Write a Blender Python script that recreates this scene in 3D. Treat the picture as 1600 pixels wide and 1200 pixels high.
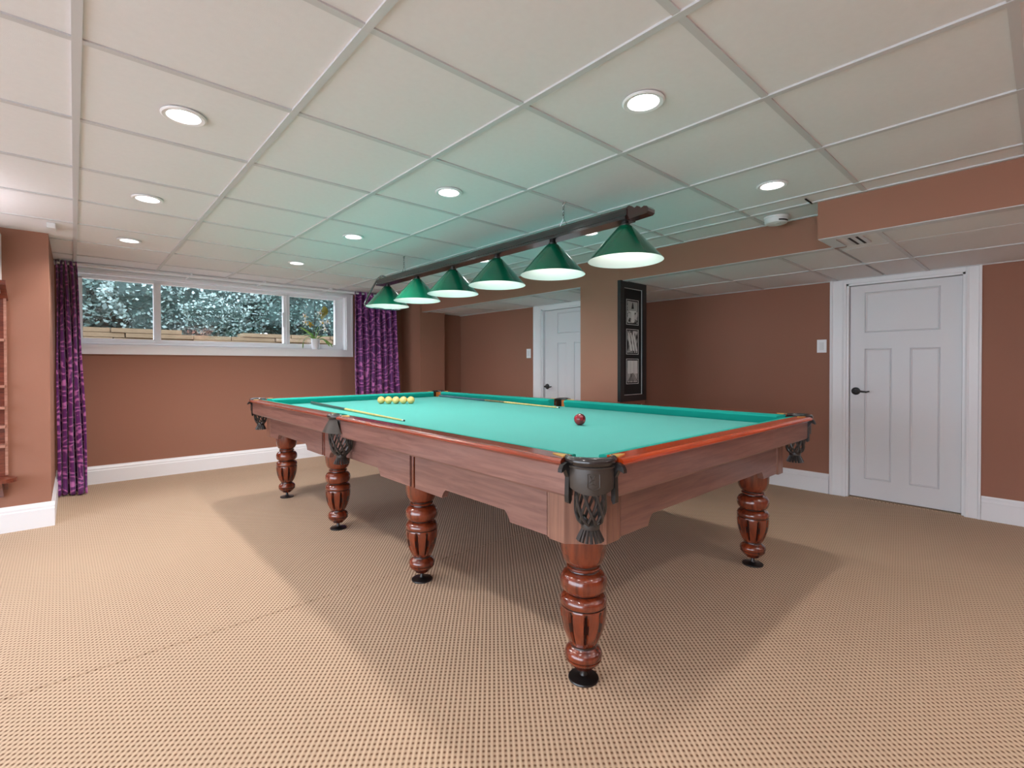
import bpy, bmesh, math, random
from mathutils import Vector, Matrix
random.seed(7)
SC = bpy.context.scene
for o in list(bpy.data.objects): bpy.data.objects.remove(o)
COL = SC.collection
PI = math.pi

# ------------------------------------------------------------------ camera
HC = 1.145
f_px, cx_px, cy_px = 756.83, 794.46, 578.77
yaw, pitch, roll = .73101, .00965, -.00201
fw = Vector((math.sin(yaw)*math.cos(pitch), math.cos(yaw)*math.cos(pitch), -math.sin(pitch)))
r0 = Vector((math.cos(yaw), -math.sin(yaw), 0)); u0 = r0.cross(fw)
rt = r0*math.cos(roll) + u0*math.sin(roll); up = -r0*math.sin(roll) + u0*math.cos(roll)
cam = bpy.data.cameras.new('camera'); camo = bpy.data.objects.new('camera', cam); COL.objects.link(camo)
m = Matrix((rt, up, -fw)).transposed().to_4x4(); m.translation = Vector((0, 0, HC)); camo.matrix_world = m
cam.sensor_width = 36; cam.lens = f_px/1600*36
cam.shift_x = (800-cx_px)/1600; cam.shift_y = -(600-cy_px)/1600
cam.clip_start = .05; cam.clip_end = 200
SC.camera = camo

# ------------------------------------------------------------------ world, exposure, light levels
W = bpy.data.worlds.new('sky'); SC.world = W; W.use_nodes = True
bg = W.node_tree.nodes['Background']; bg.inputs[0].default_value = (.82, .88, 1, 1); bg.inputs[1].default_value = 6.5
SC.view_settings.view_transform = 'Standard'; SC.view_settings.look = 'None'
SC.view_settings.exposure = 0.3; SC.view_settings.gamma = 1
SC.view_settings.use_curve_mapping = False
E_DOWN, E_POOL, E_UP = 14.5, .8, 58.0
WARM = (1.0, .955, .94)

def light(name, kind, loc, energy, color=WARM, **k):
    l = bpy.data.lights.new(name, kind); l.energy = energy; l.color = color
    for a, b in k.items(): setattr(l, a, b)
    o = bpy.data.objects.new(name, l); o.location = loc; COL.objects.link(o); return o
def portal(name, loc, rot, sx, sy):
    o = light(name, 'AREA', loc, 1, (1, 1, 1), shape='RECTANGLE', size=sx, size_y=sy)
    o.data.cycles.is_portal = True; o.rotation_euler = rot; return o
portal('window_daylight', (1.34, 6.36, 1.72), (-PI/2, 0, 0), 2.6, .6)
portal('added_window_daylight', (-2.47, 1.15, 1.03), (0, -PI/2, 0), 1.95, 5.7)  # portal of the opening added in the unseen left wall

# ------------------------------------------------------------------ materials
def s2l(c):
    return tuple(((x/255)/12.92 if x/255 <= .04045 else ((x/255+.055)/1.055)**2.4) for x in c)
def mat(name, rgb, rough=.5, metal=0, coat=0, spec=.5, emit=None, es=0, noise=None, bump=None, sheen=0):
    m = bpy.data.materials.new(name); m.use_nodes = True; N = m.node_tree.nodes; L = m.node_tree.links
    b = N['Principled BSDF']; c = s2l(rgb)
    b.inputs['Base Color'].default_value = (*c, 1); b.inputs['Roughness'].default_value = rough
    b.inputs['Metallic'].default_value = metal; b.inputs['Coat Weight'].default_value = coat
    b.inputs['Coat Roughness'].default_value = .12
    b.inputs['Specular IOR Level'].default_value = spec; b.inputs['Sheen Weight'].default_value = sheen
    if emit: b.inputs['Emission Color'].default_value = (*emit, 1); b.inputs['Emission Strength'].default_value = es
    if noise or bump:
        tc = N.new('ShaderNodeTexCoord')
    if noise:   # (scale, amount, rgb2)
        n = N.new('ShaderNodeTexNoise'); n.inputs['Scale'].default_value = noise[0]; n.inputs['Detail'].default_value = 5
        L.new(tc.outputs['Object'], n.inputs['Vector'])
        mx = N.new('ShaderNodeMix'); mx.data_type = 'RGBA'
        mx.inputs[6].default_value = (*c, 1); mx.inputs[7].default_value = (*s2l(noise[1]), 1)
        L.new(n.outputs[0], mx.inputs[0]); L.new(mx.outputs[2], b.inputs['Base Color'])
    if bump:    # (scale, strength, distance)
        n = N.new('ShaderNodeTexNoise'); n.inputs['Scale'].default_value = bump[0]; n.inputs['Detail'].default_value = 3
        L.new(tc.outputs['Object'], n.inputs['Vector'])
        bp = N.new('ShaderNodeBump'); bp.inputs['Strength'].default_value = bump[1]; bp.inputs['Distance'].default_value = bump[2]
        L.new(n.outputs[0], bp.inputs['Height']); L.new(bp.outputs[0], b.inputs['Normal'])
    return m
def woodmat(name, dark, light_, rough=.28, coat=.6, stretch=(22, 22, 1.2), spec=.5):
    m = mat(name, light_, rough, coat=coat, spec=spec); N = m.node_tree.nodes; L = m.node_tree.links; b = N['Principled BSDF']
    tc = N.new('ShaderNodeTexCoord'); mp = N.new('ShaderNodeMapping'); mp.inputs['Scale'].default_value = stretch
    n = N.new('ShaderNodeTexNoise'); n.inputs['Scale'].default_value = 3.2; n.inputs['Detail'].default_value = 8; n.inputs['Roughness'].default_value = .62; n.inputs['Distortion'].default_value = .6
    cr = N.new('ShaderNodeValToRGB'); e = cr.color_ramp.elements
    e[0].position = .34; e[0].color = (*s2l(dark), 1); e[1].position = .62; e[1].color = (*s2l(light_), 1)
    bp = N.new('ShaderNodeBump'); bp.inputs['Strength'].default_value = .10; bp.inputs['Distance'].default_value = .002
    L.new(tc.outputs['Object'], mp.inputs[0]); L.new(mp.outputs[0], n.inputs['Vector']); L.new(n.outputs[0], cr.inputs[0])
    L.new(cr.outputs[0], b.inputs['Base Color']); L.new(n.outputs[0], bp.inputs['Height']); L.new(bp.outputs[0], b.inputs['Normal'])
    return m
M = {}
M['wall'] = mat('terracotta_paint', (156, 110, 91), .75, bump=(160, .12, .002), spec=.3)
M['white'] = mat('white_trim_paint', (240, 240, 243), .35)
M['door'] = mat('white_door_paint', (226, 226, 229), .4, bump=(220, .05, .001))
M['tile'] = mat('ceiling_tile_board', (236, 235, 238), .85, spec=.2, bump=(350, .25, .0015), noise=(40, (230, 229, 232)))
M['bar'] = mat('white_metal_grid', (206, 206, 209), .4)
M['slab'] = mat('ceiling_slab', (200, 200, 200), .9)
M['chrome'] = mat('brushed_steel', (215, 215, 220), .22, metal=1)
M['reflector'] = mat('bright_reflector', (240, 240, 240), .25, metal=.9)
M['lens'] = mat('lit_lens', (255, 255, 255), .4, emit=(1, .98, .94), es=7)
M['bulb'] = mat('lit_bulb', (255, 255, 255), .4, emit=(1, .97, .92), es=9)
M['black'] = mat('black_iron', (24, 22, 22), .38, metal=.2, coat=.3)
M['leather'] = mat('dark_leather', (60, 52, 46), .42, bump=(300, .25, .001), spec=.5)
M['rim'] = mat('black_rubber_rim', (38, 34, 33), .25, coat=.5)
M['net'] = mat('net_leather', (46, 42, 40), .36, coat=.3)
M['tan'] = mat('tan_leather', (200, 112, 40), .55)
M['brass'] = mat('brass', (236, 196, 110), .35, metal=.6)
M['rail'] = woodmat('mahogany_rail', (108, 42, 24), (146, 58, 34), .22, .8, (22, 1.2, 22))
M['rail_x_lit'] = woodmat('mahogany_rail_cross_lit', (176, 58, 18), (208, 78, 26), .22, .8, (1.2, 22, 22))  # short rails: warm reflection painted in as a brighter orange wood
M['apron'] = woodmat('mahogany_apron', (112, 76, 68), (134, 96, 86), .42, .35, (22, 1.0, 14))
M['apron_x'] = woodmat('mahogany_apron_cross', (112, 76, 66), (134, 96, 84), .42, .35, (1.0, 22, 14))
M['post'] = woodmat('mahogany_post', (118, 80, 66), (142, 100, 82), .4, .35, (22, 22, 1.0))
M['leg'] = woodmat('mahogany_leg', (76, 28, 15), (128, 54, 28), .22, .9, (9, 9, 1.0))
M['groove'] = mat('antique_stain', (44, 14, 8), .3, coat=.7)
M['cloth'] = mat('green_billiard_cloth', (62, 168, 158), .9, spec=.15, sheen=.15, bump=(900, .15, .0006), noise=(1.6, (68, 174, 163)))
M['cushion'] = mat('green_cushion_cloth', (24, 160, 146), .85, spec=.2)
M['ivory'] = mat('ivory_ball', (240, 208, 132), .15, coat=.6, noise=(25, (230, 190, 110)))
M['shade'] = mat('green_enamel', (6, 98, 70), .22, coat=.7)
M['shadein'] = mat('white_enamel', (246, 246, 242), .35, emit=None)
M['beam'] = woodmat('dark_stained_beam', (30, 25, 25), (48, 40, 40), .3, .6, (20, 1, 20))
M['beamred'] = woodmat('mahogany_beam_end', (30, 15, 14), (62, 24, 20), .2, .9, (20, 2, 20))
M['gunmetal'] = mat('gunmetal_tube', (150, 155, 158), .2, metal=1)
M['rackshelf'] = woodmat('rack_shelf_wood', (160, 110, 94), (186, 136, 118), .25, .8, (3, 20, 20))
M['rackwood'] = woodmat('rack_mahogany', (88, 38, 24), (128, 62, 44), .3, .6, (3, 20, 20))
M['glass'] = None
M['bounce_paving'] = mat('added_pale_paving', (200, 196, 190), .8)
M['pot'] = mat('white_ceramic', (238, 236, 240), .2, coat=.5)
M['leaf'] = mat('orchid_leaf', (92, 138, 40), .4, noise=(12, (120, 160, 60)))
M['leafdead'] = mat('orchid_spent_leaf', (150, 146, 60), .5)
M['petal'] = mat('white_petal', (240, 240, 236), .5)
M['petalyel'] = mat('yellow_throat', (196, 160, 50), .5)
M['stem'] = mat('dark_stem', (58, 52, 34), .5)
M['stone'] = mat('beige_stone', (132, 114, 88), .8, noise=(6, (108, 92, 70)), bump=(30, .4, .01))
M['soil'] = mat('soil', (96, 78, 58), .95, bump=(12, .5, .03))
M['frameblk'] = mat('black_frame', (22, 24, 27), .35, coat=.2)
M['matblk'] = mat('black_mount', (14, 14, 15), .7)
M['matwhite'] = mat('white_bevel', (205, 205, 205), .6)
M['detector'] = mat('white_plastic', (228, 228, 230), .4)
M['dark'] = mat('dark_slot', (22, 20, 20), .8)
g = bpy.data.materials.new('window_glass'); g.use_nodes = True; N = g.node_tree.nodes; L = g.node_tree.links
N.remove(N['Principled BSDF']); tr = N.new('ShaderNodeBsdfTransparent'); tr.inputs[0].default_value = (.96, .98, .98, 1)
gl = N.new('ShaderNodeBsdfGlossy'); gl.inputs['Roughness'].default_value = .02; mx = N.new('ShaderNodeMixShader'); mx.inputs[0].default_value = .05
L.new(tr.outputs[0], mx.inputs[1]); L.new(gl.outputs[0], mx.inputs[2]); L.new(mx.outputs[0], N['Material Output'].inputs[0]); M['glass'] = g

# red marbled ball
m = mat('red_ball', (150, 12, 28), .12, coat=.8); N = m.node_tree.nodes; L = m.node_tree.links
tc = N.new('ShaderNodeTexCoord'); n = N.new('ShaderNodeTexNoise'); n.inputs['Scale'].default_value = 22; n.inputs['Distortion'].default_value = 1.5
cr = N.new('ShaderNodeValToRGB'); e = cr.color_ramp.elements
e[0].position = .4; e[0].color = (*s2l((96, 6, 18)), 1); e[1].position = .62; e[1].color = (*s2l((176, 26, 44)), 1)
L.new(tc.outputs['Object'], n.inputs['Vector']); L.new(n.outputs[0], cr.inputs[0]); L.new(cr.outputs[0], N['Principled BSDF'].inputs['Base Color']); M['redball'] = m

# carpet: woven loops in a small grid, rows run along the room
m = mat('woven_carpet', (200, 165, 128), .95, spec=.1, sheen=.1); N = m.node_tree.nodes; L = m.node_tree.links; b = N['Principled BSDF']
def mathn(op, a=None, bb=None, c=None):
    n = N.new('ShaderNodeMath'); n.operation = op
    for i, v in enumerate((a, bb, c)):
        if v is None: continue
        if isinstance(v, (int, float)): n.inputs[i].default_value = v
        else: L.new(v, n.inputs[i])
    return n.outputs[0]
tc = N.new('ShaderNodeTexCoord'); sp = N.new('ShaderNodeSeparateXYZ'); L.new(tc.outputs['Object'], sp.inputs[0])
PX, PY = .0165, .0190
ca, sa = math.cos(math.radians(40)), math.sin(math.radians(40))
cu = mathn('SUBTRACT', mathn('MULTIPLY', sp.outputs[0], ca), mathn('MULTIPLY', sp.outputs[1], sa)); cv = mathn('ADD', mathn('MULTIPLY', sp.outputs[0], sa), mathn('MULTIPLY', sp.outputs[1], ca))
sx = mathn('SINE', mathn('MULTIPLY', cu, 2*PI/PX)); sy = mathn('SINE', mathn('MULTIPLY', cv, 2*PI/PY))
rows = mathn('MULTIPLY_ADD', sx, .5, .5)
loop = mathn('MULTIPLY', mathn('MULTIPLY_ADD', sy, .5, .5), rows)         # 1 in the gap between loops
dots = mathn('POWER', loop, 1.6)
nz = N.new('ShaderNodeTexNoise'); nz.inputs['Scale'].default_value = 420; nz.inputs['Detail'].default_value = 2; L.new(tc.outputs['Object'], nz.inputs['Vector'])
nl = N.new('ShaderNodeTexNoise'); nl.inputs['Scale'].default_value = 1.1; nl.inputs['Detail'].default_value = 3; L.new(tc.outputs['Object'], nl.inputs['Vector'])
fac = mathn('ADD', mathn('MULTIPLY', dots, .9), mathn('MULTIPLY_ADD', nz.outputs[0], .5, -.25)); fac = mathn('ADD', fac, mathn('MULTIPLY', rows, .34))
fac = N.new('ShaderNodeClamp') if False else mathn('MINIMUM', mathn('MAXIMUM', fac, 0), 1)
mx = N.new('ShaderNodeMix'); mx.data_type = 'RGBA'; mx.inputs[6].default_value = (*s2l((206, 179, 151)), 1); mx.inputs[7].default_value = (*s2l((108, 74, 50)), 1)
L.new(fac, mx.inputs[0]); L.new(mx.outputs[2], b.inputs['Base Color'])
bp = N.new('ShaderNodeBump'); bp.inputs['Strength'].default_value = .6; bp.inputs['Distance'].default_value = .003; bp.invert = True
L.new(fac, bp.inputs['Height']); L.new(bp.outputs[0], b.inputs['Normal']); M['carpet'] = m

# damask curtain satin
m = mat('purple_damask', (110, 24, 110), .34, sheen=.4); N = m.node_tree.nodes; L = m.node_tree.links; b = N['Principled BSDF']
tc = N.new('ShaderNodeTexCoord'); n1 = N.new('ShaderNodeTexNoise'); n1.inputs['Scale'].default_value = 9; n1.inputs['Detail'].default_value = 2; n1.inputs['Distortion'].default_value = 2.2
L.new(tc.outputs['UV'], n1.inputs['Vector'])
w = N.new('ShaderNodeTexWave'); w.wave_type = 'RINGS'; w.inputs['Scale'].default_value = 4.2; w.inputs['Distortion'].default_value = 16; w.inputs['Detail'].default_value = 2.5; w.inputs['Detail Scale'].default_value = 1.6
L.new(tc.outputs['UV'], w.inputs['Vector'])
cr = N.new('ShaderNodeValToRGB'); e = cr.color_ramp.elements
e[0].position = .66; e[0].color = (*s2l((96, 18, 102)), 1); e[1].position = .97; e[1].color = (*s2l((190, 104, 172)), 1)
L.new(w.outputs[0], cr.inputs[0]); L.new(cr.outputs[0], b.inputs['Base Color'])
rr = N.new('ShaderNodeMapRange'); rr.inputs[3].default_value = .28; rr.inputs[4].default_value = .6; L.new(w.outputs[0], rr.inputs[0]); L.new(rr.outputs[0], b.inputs['Roughness'])
bp = N.new('ShaderNodeBump'); bp.inputs['Strength'].default_value = .5; bp.inputs['Distance'].default_value = .004; L.new(w.outputs[0], bp.inputs['Height']); L.new(bp.outputs[0], b.inputs['Normal'])
M['curtain'] = m

def foliage(name, c1, c2):
    m = mat(name, c1, .5, spec=.6); N = m.node_tree.nodes; L = m.node_tree.links; b = N['Principled BSDF']
    gi = N.new('ShaderNodeNewGeometry'); mx = N.new('ShaderNodeMix'); mx.data_type = 'RGBA'
    mx.inputs[6].default_value = (*s2l(c1), 1); mx.inputs[7].default_value = (*s2l(c2), 1)
    L.new(gi.outputs['Random Per Island'], mx.inputs[0]); L.new(mx.outputs[2], b.inputs['Base Color'])
    return m
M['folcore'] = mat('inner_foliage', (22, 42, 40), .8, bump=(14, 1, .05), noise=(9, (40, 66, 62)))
M['fol1'] = foliage('bluish_foliage', (34, 58, 54), (104, 134, 128))
M['fol2'] = foliage('pale_foliage', (66, 94, 86), (150, 172, 170))

# ------------------------------------------------------------------ mesh helpers
def link(name, me, mt, parent=None, loc=None):
    o = bpy.data.objects.new(name, me); COL.objects.link(o)
    if mt is not None:
        for x in (mt if isinstance(mt, (list, tuple)) else [mt]): me.materials.append(x)
    if parent is not None: o.parent = parent
    if loc is not None: o.location = loc
    return o
def fin(bm, name, mt, parent=None, smooth=False, loc=None, bevel=0, seg=2):
    if bevel:
        bmesh.ops.bevel(bm, geom=[e for e in bm.edges if len(e.link_faces) == 2 and e.calc_face_angle(0) > .5], offset=bevel, segments=seg, affect='EDGES', profile=.6)
    bmesh.ops.recalc_face_normals(bm, faces=bm.faces)
    me = bpy.data.meshes.new(name); bm.to_mesh(me); bm.free()
    if smooth:
        for p in me.polygons: p.use_smooth = True
        try: me.set_sharp_from_angle(angle=math.radians(42))
        except Exception: pass
    return link(name, me, mt, parent, loc)
def box(bm, x0, x1, y0, y1, z0, z1, mi=0):
    v = [bm.verts.new(p) for p in ((x0,y0,z0),(x1,y0,z0),(x1,y1,z0),(x0,y1,z0),(x0,y0,z1),(x1,y0,z1),(x1,y1,z1),(x0,y1,z1))]
    for f in ((0,3,2,1),(4,5,6,7),(0,1,5,4),(1,2,6,5),(2,3,7,6),(3,0,4,7)):
        bm.faces.new([v[i] for i in f]).material_index = mi
def B(name, x0, x1, y0, y1, z0, z1, mt, parent=None, bevel=0):
    bm = bmesh.new(); box(bm, x0, x1, y0, y1, z0, z1); return fin(bm, name, mt, parent, bevel=bevel)
def frame_at(p, d):
    d = d.normalized(); a = Vector((0, 0, 1)) if abs(d.z) < .9 else Vector((1, 0, 0))
    s = d.cross(a).normalized(); return s, s.cross(d).normalized()
def tube(bm, pts, r, seg=8, closed=False, caps=True):
    pts = [Vector(p) for p in pts]; n = len(pts); rings = []; s = u = None
    for i, p in enumerate(pts):
        a = pts[(i-1) % n] if (i > 0 or closed) else p; c = pts[(i+1) % n] if (i < n-1 or closed) else p
        d = (c-a).normalized()
        if s is None: s, u = frame_at(p, d)
        else:
            s = (s - d*s.dot(d)).normalized(); u = s.cross(d).normalized()
        rad = r[i] if isinstance(r, (list, tuple)) else r
        rings.append([bm.verts.new(p + (s*math.cos(2*PI*k/seg) + u*math.sin(2*PI*k/seg))*rad) for k in range(seg)])
    m_ = n if closed else n-1
    for i in range(m_):
        a, b2 = rings[i], rings[(i+1) % n]
        for k in range(seg): bm.faces.new((a[k], a[(k+1) % seg], b2[(k+1) % seg], b2[k]))
    if caps and not closed: bm.faces.new(rings[0]); bm.faces.new(rings[-1][::-1])
def lathe(bm, prof, seg=32, c=(0, 0), fn=None, cap=True, mi=None):
    rings = []
    for j, (r, z) in enumerate(prof):
        rings.append([bm.verts.new((c[0] + (fn(r, z, 2*PI*k/seg) if fn else r)*math.cos(2*PI*k/seg), c[1] + (fn(r, z, 2*PI*k/seg) if fn else r)*math.sin(2*PI*k/seg), z)) for k in range(seg)])
    for j in range(len(rings)-1):
        for k in range(seg):
            f = bm.faces.new((rings[j][k], rings[j][(k+1) % seg], rings[j+1][(k+1) % seg], rings[j+1][k]))
            if mi: f.material_index = mi(j, k)
    if cap: bm.faces.new(rings[0][::-1]); bm.faces.new(rings[-1])
def prism(bm, poly, fn, t0, t1):      # poly of (a, b); fn(a, b, t) -> point
    A = [bm.verts.new(fn(a, b2, t0)) for a, b2 in poly]; C = [bm.verts.new(fn(a, b2, t1)) for a, b2 in poly]
    n = len(poly); bm.faces.new(A); bm.faces.new(C[::-1])
    for i in range(n): bm.faces.new((A[i], A[(i+1) % n], C[(i+1) % n], C[i]))
def arcwall(bm, c, r0_, r1_, a0, a1, z0, z1, n=20):   # curved solid wall between two radii
    q = []
    for i in range(n+1):
        a = a0 + (a1-a0)*i/n
        zz0 = z0(i/n) if callable(z0) else z0; zz1 = z1(i/n) if callable(z1) else z1
        ra0 = r0_; 
        q.append([bm.verts.new((c[0]+rr_*math.cos(a), c[1]+rr_*math.sin(a), zz)) for rr_, zz in ((r0_, zz0), (r1_, zz0), (r1_, zz1), (r0_, zz1))])
    for i in range(n):
        for k in range(4): bm.faces.new((q[i][k], q[i][(k+1) % 4], q[i+1][(k+1) % 4], q[i+1][k]))
    bm.faces.new(q[0]); bm.faces.new(q[-1][::-1])
def tag(o, label, cat, group=None):
    o['label'] = label; o['category'] = cat
    if group: o['group'] = group
    return o
def struct(o): o['kind'] = 'structure'; return o
def empty(name, loc=(0, 0, 0), rz=0):
    o = bpy.data.objects.new(name, None); COL.objects.link(o); o.location = loc; o.rotation_euler.z = rz; o.empty_display_size = .1; return o
def thing(name, label, cat, loc=(0, 0, 0), rz=0, group=None): return tag(empty(name, loc, rz), label, cat, group)
def dup(root, loc=None, rz=None, label=None):
    r = root.copy(); COL.objects.link(r)
    if loc is not None: r.location = loc
    if rz is not None: r.rotation_euler.z = rz
    if label: r['label'] = label
    for ch in list(root.children):
        c = ch.copy(); COL.objects.link(c); c.parent = r
        for g_ in ch.children:
            d = g_.copy(); COL.objects.link(d); d.parent = c
    return r

# ------------------------------------------------------------------ levels and grid
ZC, ZL = 2.095, 1.880            # main ceiling, lower ceiling
GX, GY, T = .62278, .67739, .6096
XL, YB, YW, XR = -2.45, -2.3, 6.2, 5.0
SX1, SX2, SY = 3.24, 3.53, .905   # soffit faces and step
CX, CY = 2.14, 2.785              # billiard table centre

# ------------------------------------------------------------------ floor
fl = struct(B('floor', XL-.2, XR+.6, YB-.2, YW+.3, -.1, 0, M['carpet']))
seam = B('carpet_seam', XL, XR, 2.393, 2.397, -.004, .0022, M['carpet'], fl)

# ------------------------------------------------------------------ walls
def wallobj(name, boxes, parent=None):
    bm = bmesh.new()
    for q in boxes: box(bm, *q)
    return struct(fin(bm, name, M['wall'], parent))
WX0, WX1, WZ0, WZ1 = 0.0, 2.68, 1.345, 2.06      # window opening
wallobj('wall_back', [(XL-.2, WX0, YW, YW+.25, 0, 2.3), (WX1, 3.6, YW, YW+.25, 0, 2.3), (WX0, WX1, YW, YW+.25, 0, WZ0), (WX0, WX1, YW, YW+.25, WZ1, 2.3)])
wallobj('wall_back_left', [(XL, -.13, 4.80, YW, 0, 2.3)])
wallobj('wall_back_right', [(3.50, 3.90, 5.70, YW+.25, 0, 2.3), (3.90, 4.4, 5.85, YW+.25, 0, 2.3)])
LW = (-1.7, 4.0, .06, 2.0)       # added unseen opening in the left wall, lets in fill daylight: y0, y1, z0, z1
wallobj('wall_left', [(XL-.2, XL, YB-.2, LW[0], 0, 2.3), (XL-.2, XL, LW[1], YW+.25, 0, 2.3), (XL-.2, XL, LW[0], LW[1], 0, LW[2]), (XL-.2, XL, LW[0], LW[1], LW[3], 2.3)])
wallobj('wall_front', [(XL-.2, XR+.8, YB-.2, YB, 0, 2.3)])
D1 = (.42, 1.175, 1.845)         # door 1 opening y0, y1, top z
D2 = (3.40, 4.17, 1.835)
AX = 4.29                        # alcove wall
wallobj('wall_right', [(XR, XR+.2, YB-.2, D1[0], 0, 2.3), (XR, XR+.2, D1[1], 3.2, 0, 2.3), (XR, XR+.2, D1[0], D1[1], D1[2], 2.3), (XR+.12, XR+.2, D1[0]-.1, D1[1]+.1, 0, 2.3)])
wallobj('wall_alcove', [(AX, XR+.2, 3.2, 3.33, 0, 2.3), (AX, AX+.2, D2[1], 5.86, 0, 2.3), (AX, AX+.2, D2[0], D2[1], D2[2], 2.3), (AX, AX+.2, 3.33, D2[0], 0, 2.3), (AX+.12, AX+.2, D2[0], D2[1], 0, 2.3)])
wallobj('wall_soffit', [(SX1, SX1+.06, YB, SY, ZL, 2.3), (SX1+.06, SX2+.06, SY-.06, SY, ZL, 2.3), (SX2, SX2+.06, SY, 5.699, ZL, 2.3)])
col = wallobj('wall_column', [(SX2-.001, 3.93, 2.49, 2.925, 0, 2.3)])

# ------------------------------------------------------------------ ceilings
ceil = struct(B('ceiling', XL-.2, XR+.8, YB-.2, YW+.25, 2.3, 2.36, M['slab']))
def tile_mesh(x0, x1, y0, y1, z, hole=None):
    bm = bmesh.new(); th = .014; g2 = .009
    a, b2, c, d = x0+g2, x1-g2, y0+g2, y1-g2
    if hole is None:
        box(bm, a, b2, c, d, z, z+th)
    else:
        hx, hy, hr = hole; n = 32
        for k in range(n):
            pass
        ring = []; outer = []
        for k in range(n):
            an = 2*PI*k/n + PI/n*0
            ring.append((hx+hr*math.cos(an), hy+hr*math.sin(an)))
            ux, uy = math.cos(an), math.sin(an)
            tx = ((b2-hx)/ux if ux > 1e-6 else (a-hx)/ux if ux < -1e-6 else 1e9); ty = ((d-hy)/uy if uy > 1e-6 else (c-hy)/uy if uy < -1e-6 else 1e9)
            t_ = min(tx, ty); outer.append((hx+ux*t_, hy+uy*t_))
        for zz, fl_ in ((z, 1), (z+th, 0)):
            R_ = [bm.verts.new((*p, zz)) for p in ring]; O_ = [bm.verts.new((*p, zz)) for p in outer]
            for k in range(n): bm.faces.new((R_[k], R_[(k+1) % n], O_[(k+1) % n], O_[k]))
    return bm
downs = []
for i in (-1, 1, 3):
    for j in (-4, -2, 0, 2, 4, 6): downs.append((i, j))
def tiles(xs, ys, z, holes, skip=lambda x0, x1, y0, y1: False):
    shared = {}
    for i in range(len(xs)-1):
        for j in range(len(ys)-1):
            x0, x1, y0, y1 = xs[i], xs[i+1], ys[j], ys[j+1]
            if skip(x0, x1, y0, y1): continue
            hole = None
            for (hx, hy) in holes:
                if x0 < hx < x1 and y0 < hy < y1: hole = (hx-x0, hy-y0, .062)
            key = (round(x1-x0, 3), round(y1-y0, 3), hole is not None)
            if key not in shared:
                o = fin(tile_mesh(0, x1-x0, 0, y1-y0, 0, hole), 'ceiling_tile', M['tile'], ceil); shared[key] = o.data
            else: o = link('ceiling_tile', shared[key], None, ceil)
            o.location = (x0, y0, z+.006)
def lines(lo, hi, org):
    k0 = math.ceil((lo-org)/T + .08); r = [lo]
    while org+k0*T < hi-.04: r.append(org+k0*T); k0 += 1
    return r+[hi]
DL = [(GX+(i+.5)*T, GY+(j+.5)*T) for i, j in downs]
xs = lines(XL, SX1, GX); ys = lines(YB, 5.92, GY)
tiles(xs, ys, ZC, DL, lambda x0, x1, y0, y1: x1 < 0 and y0 > 4.9)
ys2 = lines(SY, 5.92, GY)
tiles([SX1, SX2], ys2, ZC, [])
bm = bmesh.new(); box(bm, -.13, SX2, 5.92, YW, ZC, ZC+.02)
fin(bm, 'perimeter_panel', M['bar'], ceil)
for x in xs:
    w_ = .012 if XL < x < SX1 else .02
    B('grid_rail', x-w_, x+w_, YB, 5.93 if x > -.13 else 4.8, ZC-.001, ZC+.03, M['bar'], ceil)
for y in ys[:-1]:
    B('grid_rail', XL, SX1 if y < SY else SX2, y-.012, y+.012, ZC+.0005, ZC+.028, M['bar'], ceil)
B('grid_rail', SX2-.02, SX2, SY, 5.92, ZC-.001, ZC+.03, M['bar'], ceil)
B('grid_rail', SX1-.022, SX1+.0, YB, SY, ZC-.0015, ZC+.03, M['bar'], ceil)
# lower ceiling
bm = bmesh.new(); box(bm, SX1+.06, XR+.25, YB, SY-.06, 1.95, 1.98); box(bm, SX2+.06, XR+.25, SY-.06, 5.86, 1.95, 1.98); lowc = struct(fin(bm, 'ceiling_low', M['slab']))
gy2 = 1.243; ylow = lines(YB, 5.85, gy2)
def tiles_low(xs_, ys_):
    shared = {}
    for i in range(len(xs_)-1):
        for j in range(len(ys_)-1):
            x0, x1, y0, y1 = xs_[i], xs_[i+1], ys_[j], ys_[j+1]
            key = (round(x1-x0, 3), round(y1-y0, 3))
            if key not in shared: o = fin(tile_mesh(0, x1-x0, 0, y1-y0, 0), 'ceiling_tile', M['tile'], lowc); shared[key] = o.data
            else: o = link('ceiling_tile', shared[key], None, lowc)
            o.location = (x0, y0, ZL+.006)
ya = [y for y in ylow if y < .8]+[SY]; yb_ = [SY]+[y for y in ylow if y > 1]
tiles_low([SX1+.02, 3.69, 4.30, XR+.04], ya)
yb1 = [y for y in yb_ if y < 3.1]+[3.2]; yb2 = [3.2]+[y for y in yb_ if y > 3.3]
tiles_low([SX2+.02, 4.30, XR+.04], yb1)
tiles_low([SX2+.02, AX+.01], yb2)
for y in ylow[:-1]:
    B('grid_rail', SX1+.06 if y < SY else SX2+.06, XR if y < 3.2 else AX, y-.012, y+.012, ZL+.0005, ZL+.028, M['bar'], lowc)
B('grid_rail', 4.288, 4.312, YB, 3.2, ZL-.001, ZL+.03, M['bar'], lowc)
B('grid_rail', SX2+.0015, SX2+.075, SY, 5.699, ZL-.004, ZL-.0005, M['bar'], lowc)
B('grid_rail', SX1+.0015, SX1+.075, YB, SY-.0015, ZL-.004, ZL-.0005, M['bar'], lowc)
B('grid_rail', SX1+.0755, SX2+.02, SY-.07, SY-.0015, ZL-.0035, ZL-.0005, M['bar'], lowc)
B('grid_rail', XR-.02, XR, YB, 3.2, ZL-.001, ZL+.03, M['bar'], lowc)
B('grid_rail', AX-.02, AX, 3.2, 5.85, ZL-.001, ZL+.03, M['bar'], lowc)

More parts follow.
